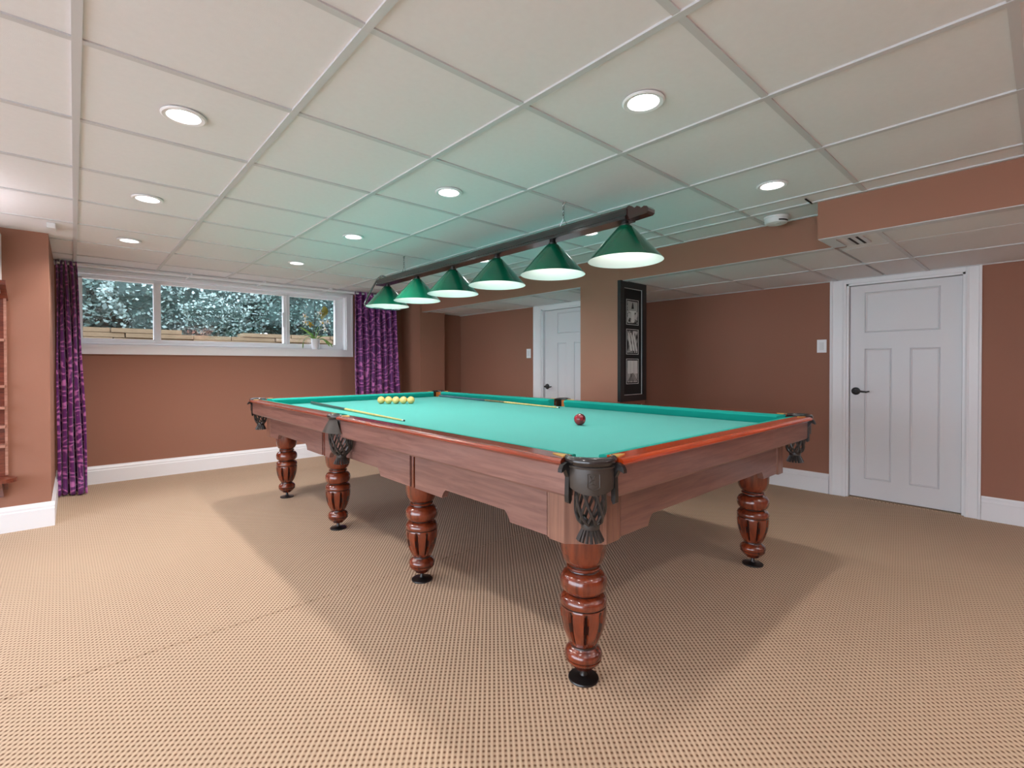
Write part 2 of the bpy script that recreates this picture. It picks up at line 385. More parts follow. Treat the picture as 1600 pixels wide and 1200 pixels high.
# ------------------------------------------------------------------ baseboards (profiled)
BP = [(0, 0), (.018, 0), (.018, .128), (.014, .134), (.014, .150), (.006, .165), (.004, .175), (0, .175)]
def base(name, p0, p1, nrm):     # along p0->p1 (xy), normal pointing into the room
    bm = bmesh.new(); n = Vector((*nrm, 0)); a, b2 = Vector((*p0, 0)), Vector((*p1, 0))
    prism(bm, BP, lambda u, v, t: (a.lerp(b2, t) + n*u + Vector((0, 0, v)))[:], 0, 1)
    return struct(fin(bm, name, M['white']))
base('baseboard_back', (-.13, YW), (3.50, YW), (0, -1))
base('baseboard_left_column', (XL, 4.80), (-.112, 4.80), (0, -1))
base('baseboard_left_return', (-.13, 4.80), (-.13, YW), (1, 0))
base('baseboard_right', (XR, D1[1]+.125), (XR, 3.2), (-1, 0))
base('baseboard_right_near', (XR, YB), (XR, D1[0]-.092), (-1, 0))
base('baseboard_alcove', (AX, D2[1]+.13), (AX, 5.85), (-1, 0))
base('baseboard_alcove_end', (3.90, 5.85), (AX, 5.85), (0, -1))
base('baseboard_pilaster', (3.50, 5.70), (3.90, 5.70), (0, -1))
base('baseboard_column', (SX2, 2.49), (SX2, 2.925), (-1, 0))
base('baseboard_column_front', (SX2-.018, 2.49), (3.93, 2.49), (0, -1))
base('baseboard_left', (XL, LW[1]+.08), (XL, 4.80), (1, 0))
base('baseboard_front', (XL, YB), (XR, YB), (0, 1))

# ------------------------------------------------------------------ doors
def panel_door(name, X, y0, y1, ztop, panels, hy, hz, lever):
    d = struct(B(name, X, X+.04, y0+.004, y1-.004, .012, ztop-.004, M['door']))
    fx = X-.009
    # stiles and rails around the recessed panels
    ys_ = sorted({y0+.004, y1-.004}); 
    bm = bmesh.new()
    def fr(a, b2, c, e): box(bm, fx, X+.001, a, b2, c, e)
    yA, yB = panels[0][0], panels[0][1]; zA, zB = panels[0][2], panels[0][3]
    (ly0, ly1, lz0, lz1), (ry0, ry1, rz0, rz1) = panels[1], panels[2]      # l = nearer camera side larger y
    fr(y0+.004, y1-.004, zB, ztop-.004); fr(y0+.004, yA, .012, zB); fr(yB, y1-.004, .012, zB)
    fr(yA, yB, lz1, zA); fr(yA, yB, .012, lz0); fr(ry1, ly0, lz0, lz1)
    fin(bm, 'door_frame_face', M['door'], d, bevel=.002, seg=1)
    for (a, b2, c, e) in panels:
        bm = bmesh.new(); mg = .022
        A = [(a, c), (b2, c), (b2, e), (a, e)]; Bp = [(a+mg, c+mg), (b2-mg, c+mg), (b2-mg, e-mg), (a+mg, e-mg)]
        o_ = [bm.verts.new((X-.001, *p)) for p in A]; mid = [bm.verts.new((X-.0065, p[0]+(q_[0]-p[0])*.35, p[1]+(q_[1]-p[1])*.35)) for p, q_ in zip(A, Bp)]
        low = [bm.verts.new((X-.0012, p[0]+(q_[0]-p[0])*.7, p[1]+(q_[1]-p[1])*.7)) for p, q_ in zip(A, Bp)]
        i_ = [bm.verts.new((X-.002, *q_)) for q_ in Bp]
        for r1, r2 in ((o_, mid), (mid, low), (low, i_)):
            for k in range(4): bm.faces.new((r1[k], r1[(k+1) % 4], r2[(k+1) % 4], r2[k]))
        bm.faces.new(i_); fin(bm, 'door_panel', M['door'], d)
    bm = bmesh.new()
    pts = [(fx-.012, 0)]
    bmr = bmesh.new(); lathe(bmr, [(.030, 0), (.033, .004), (.031, .010), (.014, .014), (.011, .05)], 24)
    bmesh.ops.rotate(bmr, verts=bmr.verts, cent=(0, 0, 0), matrix=Matrix.Rotation(-PI/2, 3, 'Y')); bmesh.ops.translate(bmr, verts=bmr.verts, vec=(fx, hy, hz))
    tube(bmr, [(fx-.048, hy+.006*lever, hz), (fx-.050, hy-.02*lever, hz+.003), (fx-.050, hy-.05*lever, hz-.001), (fx-.048, hy-.08*lever, hz-.004), (fx-.044, hy-.105*lever, hz+.003)], [.011, .010, .009, .008, .005], 10)
    h = fin(bmr, 'door_handle', M['black'], d, smooth=True); h['label'] = 'black lever handle'
    return d
def casing(name, X, y0, y1, ztop, wd=.085, hw=.09):
    t = struct(empty(name))
    for a, b2, ed in ((y1, y1+hw, 1), (y0-wd, y0, -1)):
        bm = bmesh.new(); w_ = b2-a
        prof = [(0, 0), (w_, 0), (w_, -.020), (w_*.86, -.022), (w_*.80, -.016), (w_*.25, -.013), (w_*.12, -.016), (0, -.012)]
        def fnc(u, v, tt, a=a, b2=b2, ed=ed): return (X+v, a+u if ed > 0 else b2-u, tt)
        prism(bm, prof, fnc, 0, ZL+.002); fin(bm, 'side_casing', M['white'], t)
    B('head_casing', X-.016, X+.001, y0, y1, ztop, ZL+.002, M['white'], t)
    bm = bmesh.new(); box(bm, X, X+.121, y0-.001, y0+.016, 0, ztop); box(bm, X, X+.121, y1-.016, y1+.001, 0, ztop); box(bm, X, X+.121, y0, y1, ztop-.016, ztop+.001)
    fin(bm, 'door_jamb', M['white'], t)
    return t
panel_door('door_1', XR+.045, .436, 1.159, 1.829, [(.565, 1.052, 1.42, 1.765), (.867, 1.052, .17, 1.285), (.565, .750, .17, 1.285)], 1.112, .92, 1)
casing('trim_1', XR, D1[0], D1[1], D1[2], .09, .12)
panel_door('door_2', AX+.045, 3.416, 4.154, 1.819, [(3.53, 3.94, 1.53, 1.80-.02), (3.80, 3.94, .17, 1.42), (3.53, 3.68, .17, 1.42)], 4.105, .89, 1)
casing('trim_2', AX, D2[0], D2[1], D2[2], .07, .13)
B('carpet_threshold', XR, XR+.12, D1[0], D1[1], -.002, .004, M['carpet'], fl)

# ------------------------------------------------------------------ window
def window(name, axis_fn, u0, u1, z0, z1, mull, depth0, depth1, cas=True):
    w_ = struct(empty(name)); 
    return w_
win = struct(empty('window_1'))
yS = 6.30
# casing on the wall face: profiled boards, a picture frame all round
bm = bmesh.new()
for (a, b2, c, e) in ((WX0-.07, WX1+.08, WZ0-.075, WZ0), (WX0-.07, WX1+.08, WZ1, WZ1+.033), (WX0-.07, WX0, WZ0, WZ1), (WX1, WX1+.08, WZ0, WZ1)):
    box(bm, a, b2, YW-.018, YW+.002, c, e)
fin(bm, 'window_casing', M['white'], win, bevel=.003)
bm = bmesh.new()
for (a, b2, c, e) in ((WX0-.074, WX1+.084, WZ0-.079, WZ0-.060), (WX0-.074, WX0-.055, WZ0-.06, WZ1+.03), (WX1+.065, WX1+.084, WZ0-.06, WZ1+.03)):
    box(bm, a, b2, YW-.026, YW-.016, c, e)
fin(bm, 'casing_edge', M['white'], win, bevel=.003)
bm = bmesh.new()
box(bm, WX0-.005, WX1+.005, YW-.022, YW+.25, WZ0-.012, WZ0+.012); box(bm, WX0-.005, WX1+.005, YW, YW+.25, WZ1-.012, WZ1+.01)
box(bm, WX0-.01, WX0+.012, YW, YW+.25, WZ0, WZ1); box(bm, WX1-.012, WX1+.01, YW, YW+.25, WZ0, WZ1)
fin(bm, 'window_reveal', M['white'], win)
bm = bmesh.new()
def fr2(a, b2, c, e, y0=yS-.03, y1=yS+.04): box(bm, a, b2, y0, y1, c, e)
fr2(WX0+.01, WX1-.01, WZ0+.012, 1.425); fr2(WX0+.01, WX1-.01, 2.012, WZ1-.01); fr2(WX0+.01, .066, 1.42, 2.02); fr2(2.567, WX1-.01, 1.42, 2.02, yS-.015)
fr2(.626, .688, 1.42, 2.02); fr2(1.920, 1.990, 1.42, 2.02)
fin(bm, 'window_frame', M['white'], win, bevel=.004)
bm = bmesh.new()
for a, b2 in ((.640, .650), (1.95, 1.955)): box(bm, a, b2, yS-.042, yS-.029, 1.40, 2.03)
box(bm, WX0+.02, WX1-.03, yS-.045, yS-.029, 1.372, 1.385)
fin(bm, 'sash_bead', M['white'], win)
for a, b2 in ((.062, .63), (.685, 1.925), (1.985, 2.57)):
    B('window_pane', a, b2, yS+.004, yS+.010, 1.42, 2.018, M['glass'], win)
bm = bmesh.new(); box(bm, 1.90, 1.918, yS-.05, yS-.03, 1.75, 1.80); box(bm, 1.902, 1.914, yS-.062, yS-.048, 1.62, 1.78)
fin(bm, 'window_latch', M['white'], win, bevel=.003)
# added glazed opening for fill daylight (left wall, beyond the frame)
w2 = struct(empty('added_window'))
bm = bmesh.new(); a, b2, c, e = LW
for q in ((a-.08, b2+.08, c-.08, c), (a-.08, b2+.08, e, e+.08), (a-.08, a, c, e), (b2, b2+.08, c, e)):
    box(bm, XL-.001, XL+.018, *q)
fin(bm, 'window_casing', M['white'], w2)
bm = bmesh.new()
for q in ((a, b2, c, c+.05), (a, b2, e-.05, e), (a, a+.05, c, e), (b2-.05, b2, c, e), ((a+b2)/2-.025, (a+b2)/2+.025, c, e)):
    box(bm, XL-.14, XL-.08, *q)
for yy in (a+1.4, b2-1.4): box(bm, XL-.14, XL-.08, yy-.03, yy+.03, c, e)
fin(bm, 'window_frame', M['white'], w2)
B('window_pane', XL-.112, XL-.106, a+.04, b2-.04, c+.04, e-.04, M['glass'], w2)
struct(B('added_terrace', -12, XL-.2, -12, YW+.2, -.12, -.02, M['bounce_paving']))  # added pale ground, bounces daylight in through the added opening

# ------------------------------------------------------------------ recessed lights
def downlight():
    t = empty('recessed_light')
    bm = bmesh.new(); prof = [(.074, 0), (.075, -.004), (.069, -.008), (.056, -.006), (.053, .004), (.049, .020)]
    rings = []
    lathe(bm, prof, 40, cap=False); tr_ = fin(bm, 'trim_ring', M['white'], t, smooth=True)
    bm = bmesh.new(); lathe(bm, [(.054, .0), (.051, .03), (.046, .07), (.034, .10)], 32, cap=False); fin(bm, 'reflector', M['reflector'], t, smooth=True)
    bm = bmesh.new(); lathe(bm, [(.049, .016), (.049, .019)], 32)
    for k in range(3):
        an = k*2*PI/3+.4
        tube(bm, [(0, 0, .017), (.03*math.cos(an), .03*math.sin(an), .013), (.048*math.cos(an), .048*math.sin(an), .015)], .0030, 6)
    fin(bm, 'lamp_lens', M['lens'], t, smooth=True)
    return t
dl0 = downlight()
desc = {(-1, 2): 'round recessed light in the ceiling nearest the upper left corner of the picture', (-1, 4): 'small round recessed light above the left end of the window',
 (-1, 6): 'farthest recessed light of the left column, just before the purple left curtain', (1, 0): 'large round recessed light nearest the top centre of the picture',
 (1, 2): 'round recessed light left of the pool lamp beam, middle ceiling', (1, 4): 'recessed light above the middle of the window, second farthest of the centre column',
 (1, 6): 'farthest tiny recessed light of the centre column close to the window', (3, 0): 'bright recessed light beside the white smoke detector',
 (3, 2): 'recessed light seen just under the pool lamp beam by the nearest green shade', (3, 4): 'recessed light peeking above the third green shade behind the beam',
 (3, 6): 'recessed light hidden behind the far green shades', (-1, 0): 'recessed light just outside the left of the picture'}
for n_, ((i, j), (x, y)) in enumerate(zip(downs, DL)):
    o = dl0 if n_ == 0 else dup(dl0)
    o.location = (x, y, ZC+.003); grp = 'round recessed ceiling lights'
    lab = desc.get((i, j)) or 'round recessed ceiling light behind the camera, %s row, %s column' % ('nearer' if j == -2 else 'farther', {-1: 'left', 1: 'middle', 3: 'right'}[i])
    tag(o, lab, 'ceiling light', grp)
    light('recessed_light_spot', 'SPOT', (x, y, ZC-.010), E_DOWN*(2.7 if j >= 4 and i < 3 else 1.0 if i == 3 else .8 if i == 1 else 1), spot_size=math.radians(150 if j >= 4 else 116), spot_blend=.6, shadow_soft_size=.04)
    
# smoke detector, vents, ceiling corner box
bm = bmesh.new(); lathe(bm, [(.052, -.045), (.062, -.042), (.066, -.034), (.068, -.012), (.072, -.010), (.074, 0)], 36)
sd = thing('smoke_detector', 'round white smoke detector on the ceiling beside the brown soffit', 'smoke detector', (3.373, 1.176, ZC+.003))
fin(bm, 'detector_body', M['detector'], sd, smooth=True)
bm = bmesh.new(); arcwall(bm, (0, 0), .060, .0672, -2.6, -1.5, -.036, -.028, 12); fin(bm, 'sensing_slot', M['dark'], sd)
bm = bmesh.new(); lathe(bm, [(.012, -.0475), (.014, -.0445)], 16, c=(-.02, -.02)); fin(bm, 'test_button', M['matwhite'], sd)
vt = thing('slot_vent', 'narrow white slot air vent with two dark slits in the lower ceiling', 'vent', (3.39, .765, ZL))
bm = bmesh.new(); box(bm, -.07, .16, -.055, .03, -.003, .008); fin(bm, 'vent_plate', M['bar'], vt, bevel=.001, seg=1)
for dy in (-.028, .008): B('vent_slit', -.06, .15, dy-.006, dy+.006, -.0045, -.002, M['dark'], vt)
tag(B('ceiling_slot', 3.12, 3.238, .93, .938, ZC-.003, ZC+.002, M['dark']), 'short dark slot in the upper ceiling at the soffit corner', 'vent')
tag(B('motion_sensor', -.128, -.085, 4.42, 4.62, ZC-.03, ZC+.004, M['detector'], bevel=.004), 'small white box on the ceiling beside the left brown wall', 'sensor')

# switches
def switch(X, y, z, label):
    t = thing('light_switch', label, 'light switch', (X, y, z))
    B('switch_plate', -.006, .001, -.037, .037, -.058, .058, M['white'], t, bevel=.003)
    B('rocker', -.010, -.004, -.016, .016, -.034, .034, M['detector'], t, bevel=.002)
switch(XR, 1.36, 1.315, 'white rocker light switch on the brown wall left of the large white door')
switch(AX, 4.395, 1.30, 'white rocker light switch beside the far door behind the column')

# ------------------------------------------------------------------ curtains and rod
YR = 5.86
rod = thing('curtain_rod', 'long thin white double curtain rod under the ceiling above the window', 'curtain rod', (0, 0, 0))
bm = bmesh.new(); tube(bm, [(-.12, YR, 2.066), (3.36, YR, 2.066)], .011, 12); tube(bm, [(-.12, YR+.07, 2.074), (3.36, YR+.07, 2.074)], .009, 12); fin(bm, 'rod', M['white'], rod, smooth=True)
for x in (-.08, .9, 1.6, 2.35, 3.3):
    bm = bmesh.new(); box(bm, x-.008, x+.008, YR-.015, YR+.1, 2.076, 2.10); box(bm, x-.006, x+.006, YR+.09, YR+.34, 2.078, 2.09); fin(bm, 'rod_bracket', M['white'], rod)
def curtain(x0, x1, x0b, x1b, folds, label, zb):
    t = thing('curtain', label, 'curtain', (x0, YR, 0), 0, 'purple damask curtains')
    nu, nv = folds*18, 46; vs = []; fs = []; uvs = []
    rnd = random.Random(folds*31); ph = [rnd.uniform(-.5, .5) for _ in range(folds+2)]; am = [rnd.uniform(.75, 1.25) for _ in range(folds+2)]
    zt = 2.088
    for v in range(nv+1):
        tv = v/nv; z = zt + (zb-zt)*tv
        for u in range(nu+1):
            tu = u/nu; q = tu*folds; k = int(min(q, folds)); wv = am[k]*(1-(q-k)) + am[min(k+1, folds+1)]*(q-k)
            a0_ = x0+(x1-x0)*tu; a1_ = x0b+(x1b-x0b)*tu; e = tv**.7
            amp = (.026+.030*e)*wv
            p = 2*PI*q + .35*math.sin(3.1*tv+ph[k]*3)*e
            x = a0_*(1-e)+a1_*e + .010*math.sin(2*p)*e + .004*math.sin(9*tv+q*2)
            y = YR - amp*math.cos(p) + .012*e*math.sin(7*tv+q)
            if tv > .94: y -= (tv-.94)*.9*(1+.3*math.sin(q*5)); 
            vs.append((x-x0, y-YR, z)); uvs.append((tu*folds*.14, tv*2.1))
    for v in range(nv):
        for u in range(nu):
            a = v*(nu+1)+u; fs.append((a, a+1, a+nu+2, a+nu+1))
    me = bpy.data.meshes.new('curtain_fabric'); me.from_pydata(vs, [], fs); uv = me.uv_layers.new()
    for l in me.loops: uv.data[l.index].uv = uvs[l.vertex_index]
    for p in me.polygons: p.use_smooth = True
    o = link('curtain_fabric', me, M['curtain'], t); sm = o.modifiers.new('s', 'SOLIDIFY'); sm.thickness = .004
    for k in range(folds):
        x = x0+(x1-x0)*(k+.25)/folds
        bm = bmesh.new(); tube(bm, [(0, .022*math.cos(a), .022*math.sin(a)) for a in [i*PI/8 for i in range(16)]], .0045, 6, closed=True)
        fin(bm, 'grommet', M['chrome'], t, smooth=True, loc=(x-x0, 0, 2.060))
curtain(-.115, .020, -.115, .085, 4, 'narrow purple damask curtain drawn to the left end of the window', .012)
curtain(2.635, 3.20, 2.635, 3.27, 7, 'wide purple damask curtain hanging at the right end of the window', .012)

# ------------------------------------------------------------------ orchid
orc = thing('potted_orchid', 'small orchid in a white pot standing on the right end of the window sill', 'plant', (2.29, 6.235, WZ0+.012))
bm = bmesh.new(); lathe(bm, [(.040, 0), (.046, .02), (.056, .13), (.058, .135), (.052, .135), (.048, .11)], 32); fin(bm, 'pot', M['pot'], orc, smooth=True)
def blade(bm, pts, w, n=10, fold=.25):
    P = []
    for i in range(n+1):
        t_ = i/n*(len(pts)-1); k = min(int(t_), len(pts)-2); fr_ = t_-k
        pa = [Vector(pts[max(0, min(len(pts)-1, k+d_))]) for d_ in (-1, 0, 1, 2)]
        p = .5*((2*pa[1]) + (-pa[0]+pa[2])*fr_ + (2*pa[0]-5*pa[1]+4*pa[2]-pa[3])*fr_**2 + (-pa[0]+3*pa[1]-3*pa[2]+pa[3])*fr_**3); P.append(p)
    rows_ = []
    for i, p in enumerate(P):
        d = (P[min(i+1, n)]-P[max(i-1, 0)]).normalized(); s = d.cross(Vector((0, .35, 1))).normalized(); nn = s.cross(d).normalized()
        t_ = i/n; ww = w*(math.sin(PI*min(1, .12+t_*.88))**.6)*(1-.0*t_)+.0015
        rows_.append([bm.verts.new(p-s*ww+nn*ww*fold), bm.verts.new(p), bm.verts.new(p+s*ww+nn*ww*fold)])
    for i in range(n):
        for k in range(2): bm.faces.new((rows_[i][k], rows_[i][k+1], rows_[i+1][k+1], rows_[i+1][k]))
leafs = [([(0, 0, .12), (-.08, -.01, .20), (-.20, -.02, .275)], .020, 'leaf'), ([(0, 0, .12), (-.09, -.02, .155), (-.15, -.03, .10), (-.17, -.04, .005)], .017, 'leaf'),
         ([(0, 0, .12), (-.06, .01, .19), (-.17, .02, .17)], .012, 'leaf'), ([(0, 0, .12), (.03, 0, .20), (.09, 0, .30)], .015, 'leaf'),
         ([(0, 0, .12), (.08, -.02, .165), (.17, -.03, .17)], .020, 'leaf'), ([(0, 0, .12), (.09, -.01, .13), (.14, -.02, .085), (.17, -.03, .04)], .018, 'leaf'),
         ([(0, 0, .12), (.02, .02, .22), (.05, .03, .30)], .012, 'leaf'), ([(0, 0, .12), (.09, -.03, .13), (.17, -.04, .08), (.20, -.05, .03)], .010, 'leaf')]
for pts, w_, mm in leafs:
    bm = bmesh.new(); blade(bm, pts, w_); o = fin(bm, 'leaf', M[mm], orc, smooth=True)
bm = bmesh.new(); tube(bm, [(-.01, 0, .12), (-.015, 0, .25), (-.005, 0, .40), (0, 0, .60)], .0035, 6); tube(bm, [(-.005, 0, .35), (.03, 0, .40), (.08, 0, .43)], .003, 6); tube(bm, [(-.01, 0, .34), (-.06, 0, .38), (-.11, 0, .41)], .003, 6)
tube(bm, [(-.015, 0, .2), (-.04, 0, .3), (-.09, -.01, .32)], .003, 6)
fin(bm, 'flower_stem', M['stem'], orc, smooth=True)
def flower(c, r, mm, rot):
    f = empty('flower'); bm = bmesh.new()
    for k in range(5):
        a = rot+k*2*PI/5; d = Vector((math.cos(a), 0, math.sin(a)))
        blade(bm, [Vector(c), Vector(c)+d*r*.5+Vector((0, -.012, 0)), Vector(c)+d*r+Vector((0, -.004, 0))], r*.30, 6, .1)
    bpy.data.objects.remove(f); o = fin(bm, 'flower', M[mm], orc, smooth=True)
    bm = bmesh.new(); bmesh.ops.create_icosphere(bm, subdivisions=2, radius=r*.22, matrix=Matrix.Translation(Vector(c)+Vector((0, -.015, 0)))); fin(bm, 'flower_throat', M['petalyel'], o, smooth=True)
flower((-.13, -.01, .335), .045, 'petal', .3); flower((-.07, -.02, .315), .045, 'petalyel', .9); flower((.09, 0, .34), .055, 'petal', .1); flower((.15, -.01, .36), .04, 'petal', .6)
flower((-.13, .01, .415), .045, 'petal', 1.0); flower((.12, 0, .255), .045, 'petal', .5); flower((.06, 0, .46), .05, 'petal', .2)
bm = bmesh.new(); blade(bm, [(.08, 0, .39), (.12, -.01, .46), (.11, -.01, .56)], .045); fin(bm, 'leaf', M['leafdead'], orc, smooth=True)

# ------------------------------------------------------------------ outdoors
struct(B('ground', -12, 18, YW+.25, 22, 1.0, 1.20, M['soil']))
rw = thing('retaining_wall', 'low wall of stacked beige stone slabs outside the window', 'stone wall', (0, 8.0, 1.2))
rnd = random.Random(3)
def course(z0, h, x0, x1, gaps=()):
    x = x0
    while x < x1:
        L_ = rnd.uniform(.45, .95); a, b2 = x+.006, min(x+L_, x1)-.006
        if b2-a > .1 and not any(g0 < (a+b2)/2 < g1 for g0, g1 in gaps):
            dy = rnd.uniform(-.02, .02)
            B('stone_slab', a, b2, dy, .38+dy, z0+.003, z0+h-.003, M['stone'], rw, bevel=.008)
        x += L_
z = 0
for h in (.11, .11, .10): course(z, h, -3, 6.5); z += h
course(.32, .062, -3, 6.5); course(.382, .062, -3, 6.5, ((.95, 1.62),))
def shrub(name, c, r, n, mt, label, trunk=True, leaf=.05, seed=1):
    rn = random.Random(seed); vs = []; fs = []
    for _ in range(n):
        th = rn.uniform(0, 2*PI); ph = math.acos(rn.uniform(-1, 1)); rad = rn.uniform(.72, 1.03)
        wob = 1+.16*math.sin(5*th+seed)+.14*math.sin(7*ph+2*seed)
        p = Vector((r[0]*rad*wob*math.sin(ph)*math.cos(th), r[1]*rad*wob*math.sin(ph)*math.sin(th), r[2]*rad*wob*math.cos(ph)))
        d = Vector((rn.gauss(0, 1), rn.gauss(0, 1), rn.gauss(-.2, .6))).normalized(); s = d.cross(Vector((rn.gauss(0, 1), rn.gauss(0, 1), rn.gauss(0, 1)))).normalized()
        l = leaf*rn.uniform(.6, 1.5); w_ = l*.32; k = len(vs)
        vs += [p-d*l*.5, p+s*w_, p+d*l*.5, p-s*w_]; fs.append((k, k+1, k+2, k+3))
    t = thing(name, label, 'shrub', (c[0], c[1], 1.2), 0, 'garden shrubs behind the window')
    me = bpy.data.meshes.new('foliage'); me.from_pydata([(v.x, v.y, v.z+c[2]-1.2) for v in vs], [], fs)
    o = link('foliage', me, mt, t); o['kind'] = 'stuff'
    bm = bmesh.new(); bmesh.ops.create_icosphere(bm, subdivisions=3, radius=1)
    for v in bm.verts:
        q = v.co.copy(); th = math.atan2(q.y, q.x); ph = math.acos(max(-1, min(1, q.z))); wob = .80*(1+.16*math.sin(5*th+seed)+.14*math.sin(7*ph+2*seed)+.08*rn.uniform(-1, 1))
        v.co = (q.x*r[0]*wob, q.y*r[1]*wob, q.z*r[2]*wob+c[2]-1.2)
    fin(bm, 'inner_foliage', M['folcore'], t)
    bm = bmesh.new(); tube(bm, [(0, 0, -.02), (.03, 0, c[2]-1.2-r[2]*.4), (-.02, 0, c[2]-1.2+r[2]*.5)], [.05, .04, .015], 8); fin(bm, 'trunk', M['stem'], t, smooth=True)
    return t
shr = [((-.9, 9.35, 2.1), (.92, .45, .85), 6500, 'fol1', 'dark bluish bush filling the left pane of the window', .055),
       ((1.25, 9.35, 2.2), (.92, .45, .95), 6500, 'fol2', 'pale bush with white highlights at the left of the middle pane', .055),
       ((1.62, 8.58, 1.90), (.42, .17, .30), 2400, 'fol2', 'small pale rounded tree in the middle pane just behind the stone wall', .04),
       ((3.4, 9.35, 2.1), (.92, .45, .9), 6500, 'fol1', 'dark spreading evergreen at the right of the middle pane', .055),
       ((5.55, 9.35, 2.2), (.92, .45, .95), 4500, 'fol1', 'grey green bush beyond the right side of the window', .055),
       ((-.55, 11.0, 2.8), (1.12, .7, 1.6), 6000, 'fol1', 'tall dark hedge tree farther back on the left', .09),
       ((2.05, 11.0, 2.8), (1.12, .7, 1.6), 6000, 'fol2', 'tall pale hedge tree farther back in the middle pane', .09),
       ((4.65, 11.0, 2.8), (1.12, .7, 1.6), 6000, 'fol1', 'tall dark hedge tree farther back behind the orchid', .09),
       ((7.25, 11.0, 2.8), (1.12, .7, 1.6), 3500, 'fol1', 'tall dark hedge tree at the far right of the garden', .09),
       ((1.2, 13.6, 3.2), (3.9, .9, 2.1), 9000, 'fol1', 'long dark hedge closing the garden', .16)]
for k, (c, r, n, mm, lab, lf) in enumerate(shr): shrub('garden_shrub', c, r, n, M[mm], lab, leaf=lf, seed=k+1)

# ------------------------------------------------------------------ framed picture on the column
pf = thing('framed_photographs', 'tall narrow black frame with three black and white photographs on the column', 'picture frame', (3.70, 2.49, 1.355))
W2, H2 = .20, .525
bm = bmesh.new()
for q in ((-W2, W2, -H2, -H2+.055), (-W2, W2, H2-.055, H2), (-W2, -W2+.055, -H2+.055, H2-.055), (W2-.055, W2, -H2+.055, H2-.055)):
    box(bm, q[0], q[1], -.032, 0, q[2], q[3])
fin(bm, 'frame_moulding', M['frameblk'], pf, bevel=.006)
B('mount_board', -W2+.05, W2-.05, -.016, -.004, -H2+.05, H2-.05, M['matblk'], pf)
bm = bmesh.new()
for q in ((-W2+.055, W2-.055, -H2+.055, -H2+.059), (-W2+.055, W2-.055, H2-.059, H2-.055), (-W2+.055, -W2+.059, -H2+.055, H2-.055), (W2-.059, W2-.055, -H2+.055, H2-.055)): box(bm, q[0], q[1], -.021, -.015, q[2], q[3])
fin(bm, 'inner_fillet', M['matwhite'], pf)
def photo_mat(name, kind):
    m = mat(name, (200, 200, 200), .4); N = m.node_tree.nodes; L = m.node_tree.links; b = N['Principled BSDF']
    tc = N.new('ShaderNodeTexCoord'); mp = N.new('ShaderNodeMapping'); n = N.new('ShaderNodeTexNoise'); cr = N.new('ShaderNodeValToRGB')
    mp.inputs['Scale'].default_value = {'glasses': (1, 1, 1), 'bottles': (1.6, 1, .35), 'pier': (1.5, 1, .22)}[kind]
    if kind == 'bottles': mp.inputs['Rotation'].default_value = (0, .38, 0)
    n.inputs['Scale'].default_value = {'glasses': 26, 'bottles': 34, 'pier': 34}[kind]; n.inputs['Detail'].default_value = 3
    e = cr.color_ramp.elements; e[0].position = .44; e[0].color = (.012, .012, .012, 1); e[1].position = .56; e[1].color = (.62, .62, .62, 1)
    if kind == 'pier': e[0].position = .36; e[0].color = (.18, .18, .18, 1)
    L.new(tc.outputs['Object'], mp.inputs[0]); L.new(mp.outputs[0], n.inputs['Vector']); L.new(n.outputs[0], cr.inputs[0]); L.new(cr.outputs[0], b.inputs['Base Color'])
    return m
grey = mat('photo_grey', (170, 170, 170), .5); lgt = mat('photo_light', (228, 228, 228), .5); drk = mat('photo_dark', (28, 28, 28), .5)
for z0, kind, lab in ((.262, 'glasses', 'black and white photograph of a laid table'), (.0, 'bottles', 'black and white photograph of leaning bottles'), (-.262, 'pier', 'black and white photograph of a pier running to the horizon')):
    bm = bmesh.new(); w_, h_ = .094, .112
    for q in ((-w_, w_, z0-h_, z0-h_+.005), (-w_, w_, z0+h_-.005, z0+h_), (-w_, -w_+.005, z0-h_, z0+h_), (w_-.005, w_, z0-h_, z0+h_)): box(bm, q[0], q[1], -.0185, -.0155, q[2], q[3])
    fin(bm, 'mount_window', M['matwhite'], pf)
    ph = B('photograph', -.078, .078, -.0185, -.0155, z0-.097, z0+.097, photo_mat('photo_'+kind, kind), pf); ph['label'] = lab
    bm = bmesh.new(); Y_ = -.0192
    def poly(pts, mi): f_ = bm.faces.new([bm.verts.new((x_, Y_, z0+zz)) for x_, zz in pts]); f_.material_index = mi
    if kind == 'glasses':
        poly([(-.075, .01), (.075, .01), (.075, .095), (-.075, .095)], 0); poly([(-.02, .03), (.02, .03), (.005, .085), (-.005, .085)], 2); Y_ = -.0196; poly([(-.06, 0), (.06, 0), (.05, .012), (-.05, .012)], 1); poly([(-.02, -.09), (.025, -.09), (.03, 0), (-.02, 0)], 1)
    elif kind == 'bottles':
        for dx in (-.05, -.01, .03): poly([(dx-.025, .08), (dx-.01, .08), (dx+.035, -.04), (dx+.045, -.08), (dx+.015, -.08), (dx+.005, -.04)], 1)
    else:
        poly([(-.075, -.02), (.075, -.02), (.075, .095), (-.075, .095)], 1); Y_ = -.0196
        for dx in (-.07, -.042, -.014, .014, .042, .07): poly([(dx-.006, -.09), (dx+.006, -.09), (dx*.12+.001, -.015), (dx*.12-.001, -.015)], 2)
        for dx in (-.035, .02): poly([(dx-.002, -.02), (dx+.002, -.02), (dx+.002, .09), (dx-.002, .09)], 0)
    fin(bm, 'print', [grey, lgt, drk], ph)

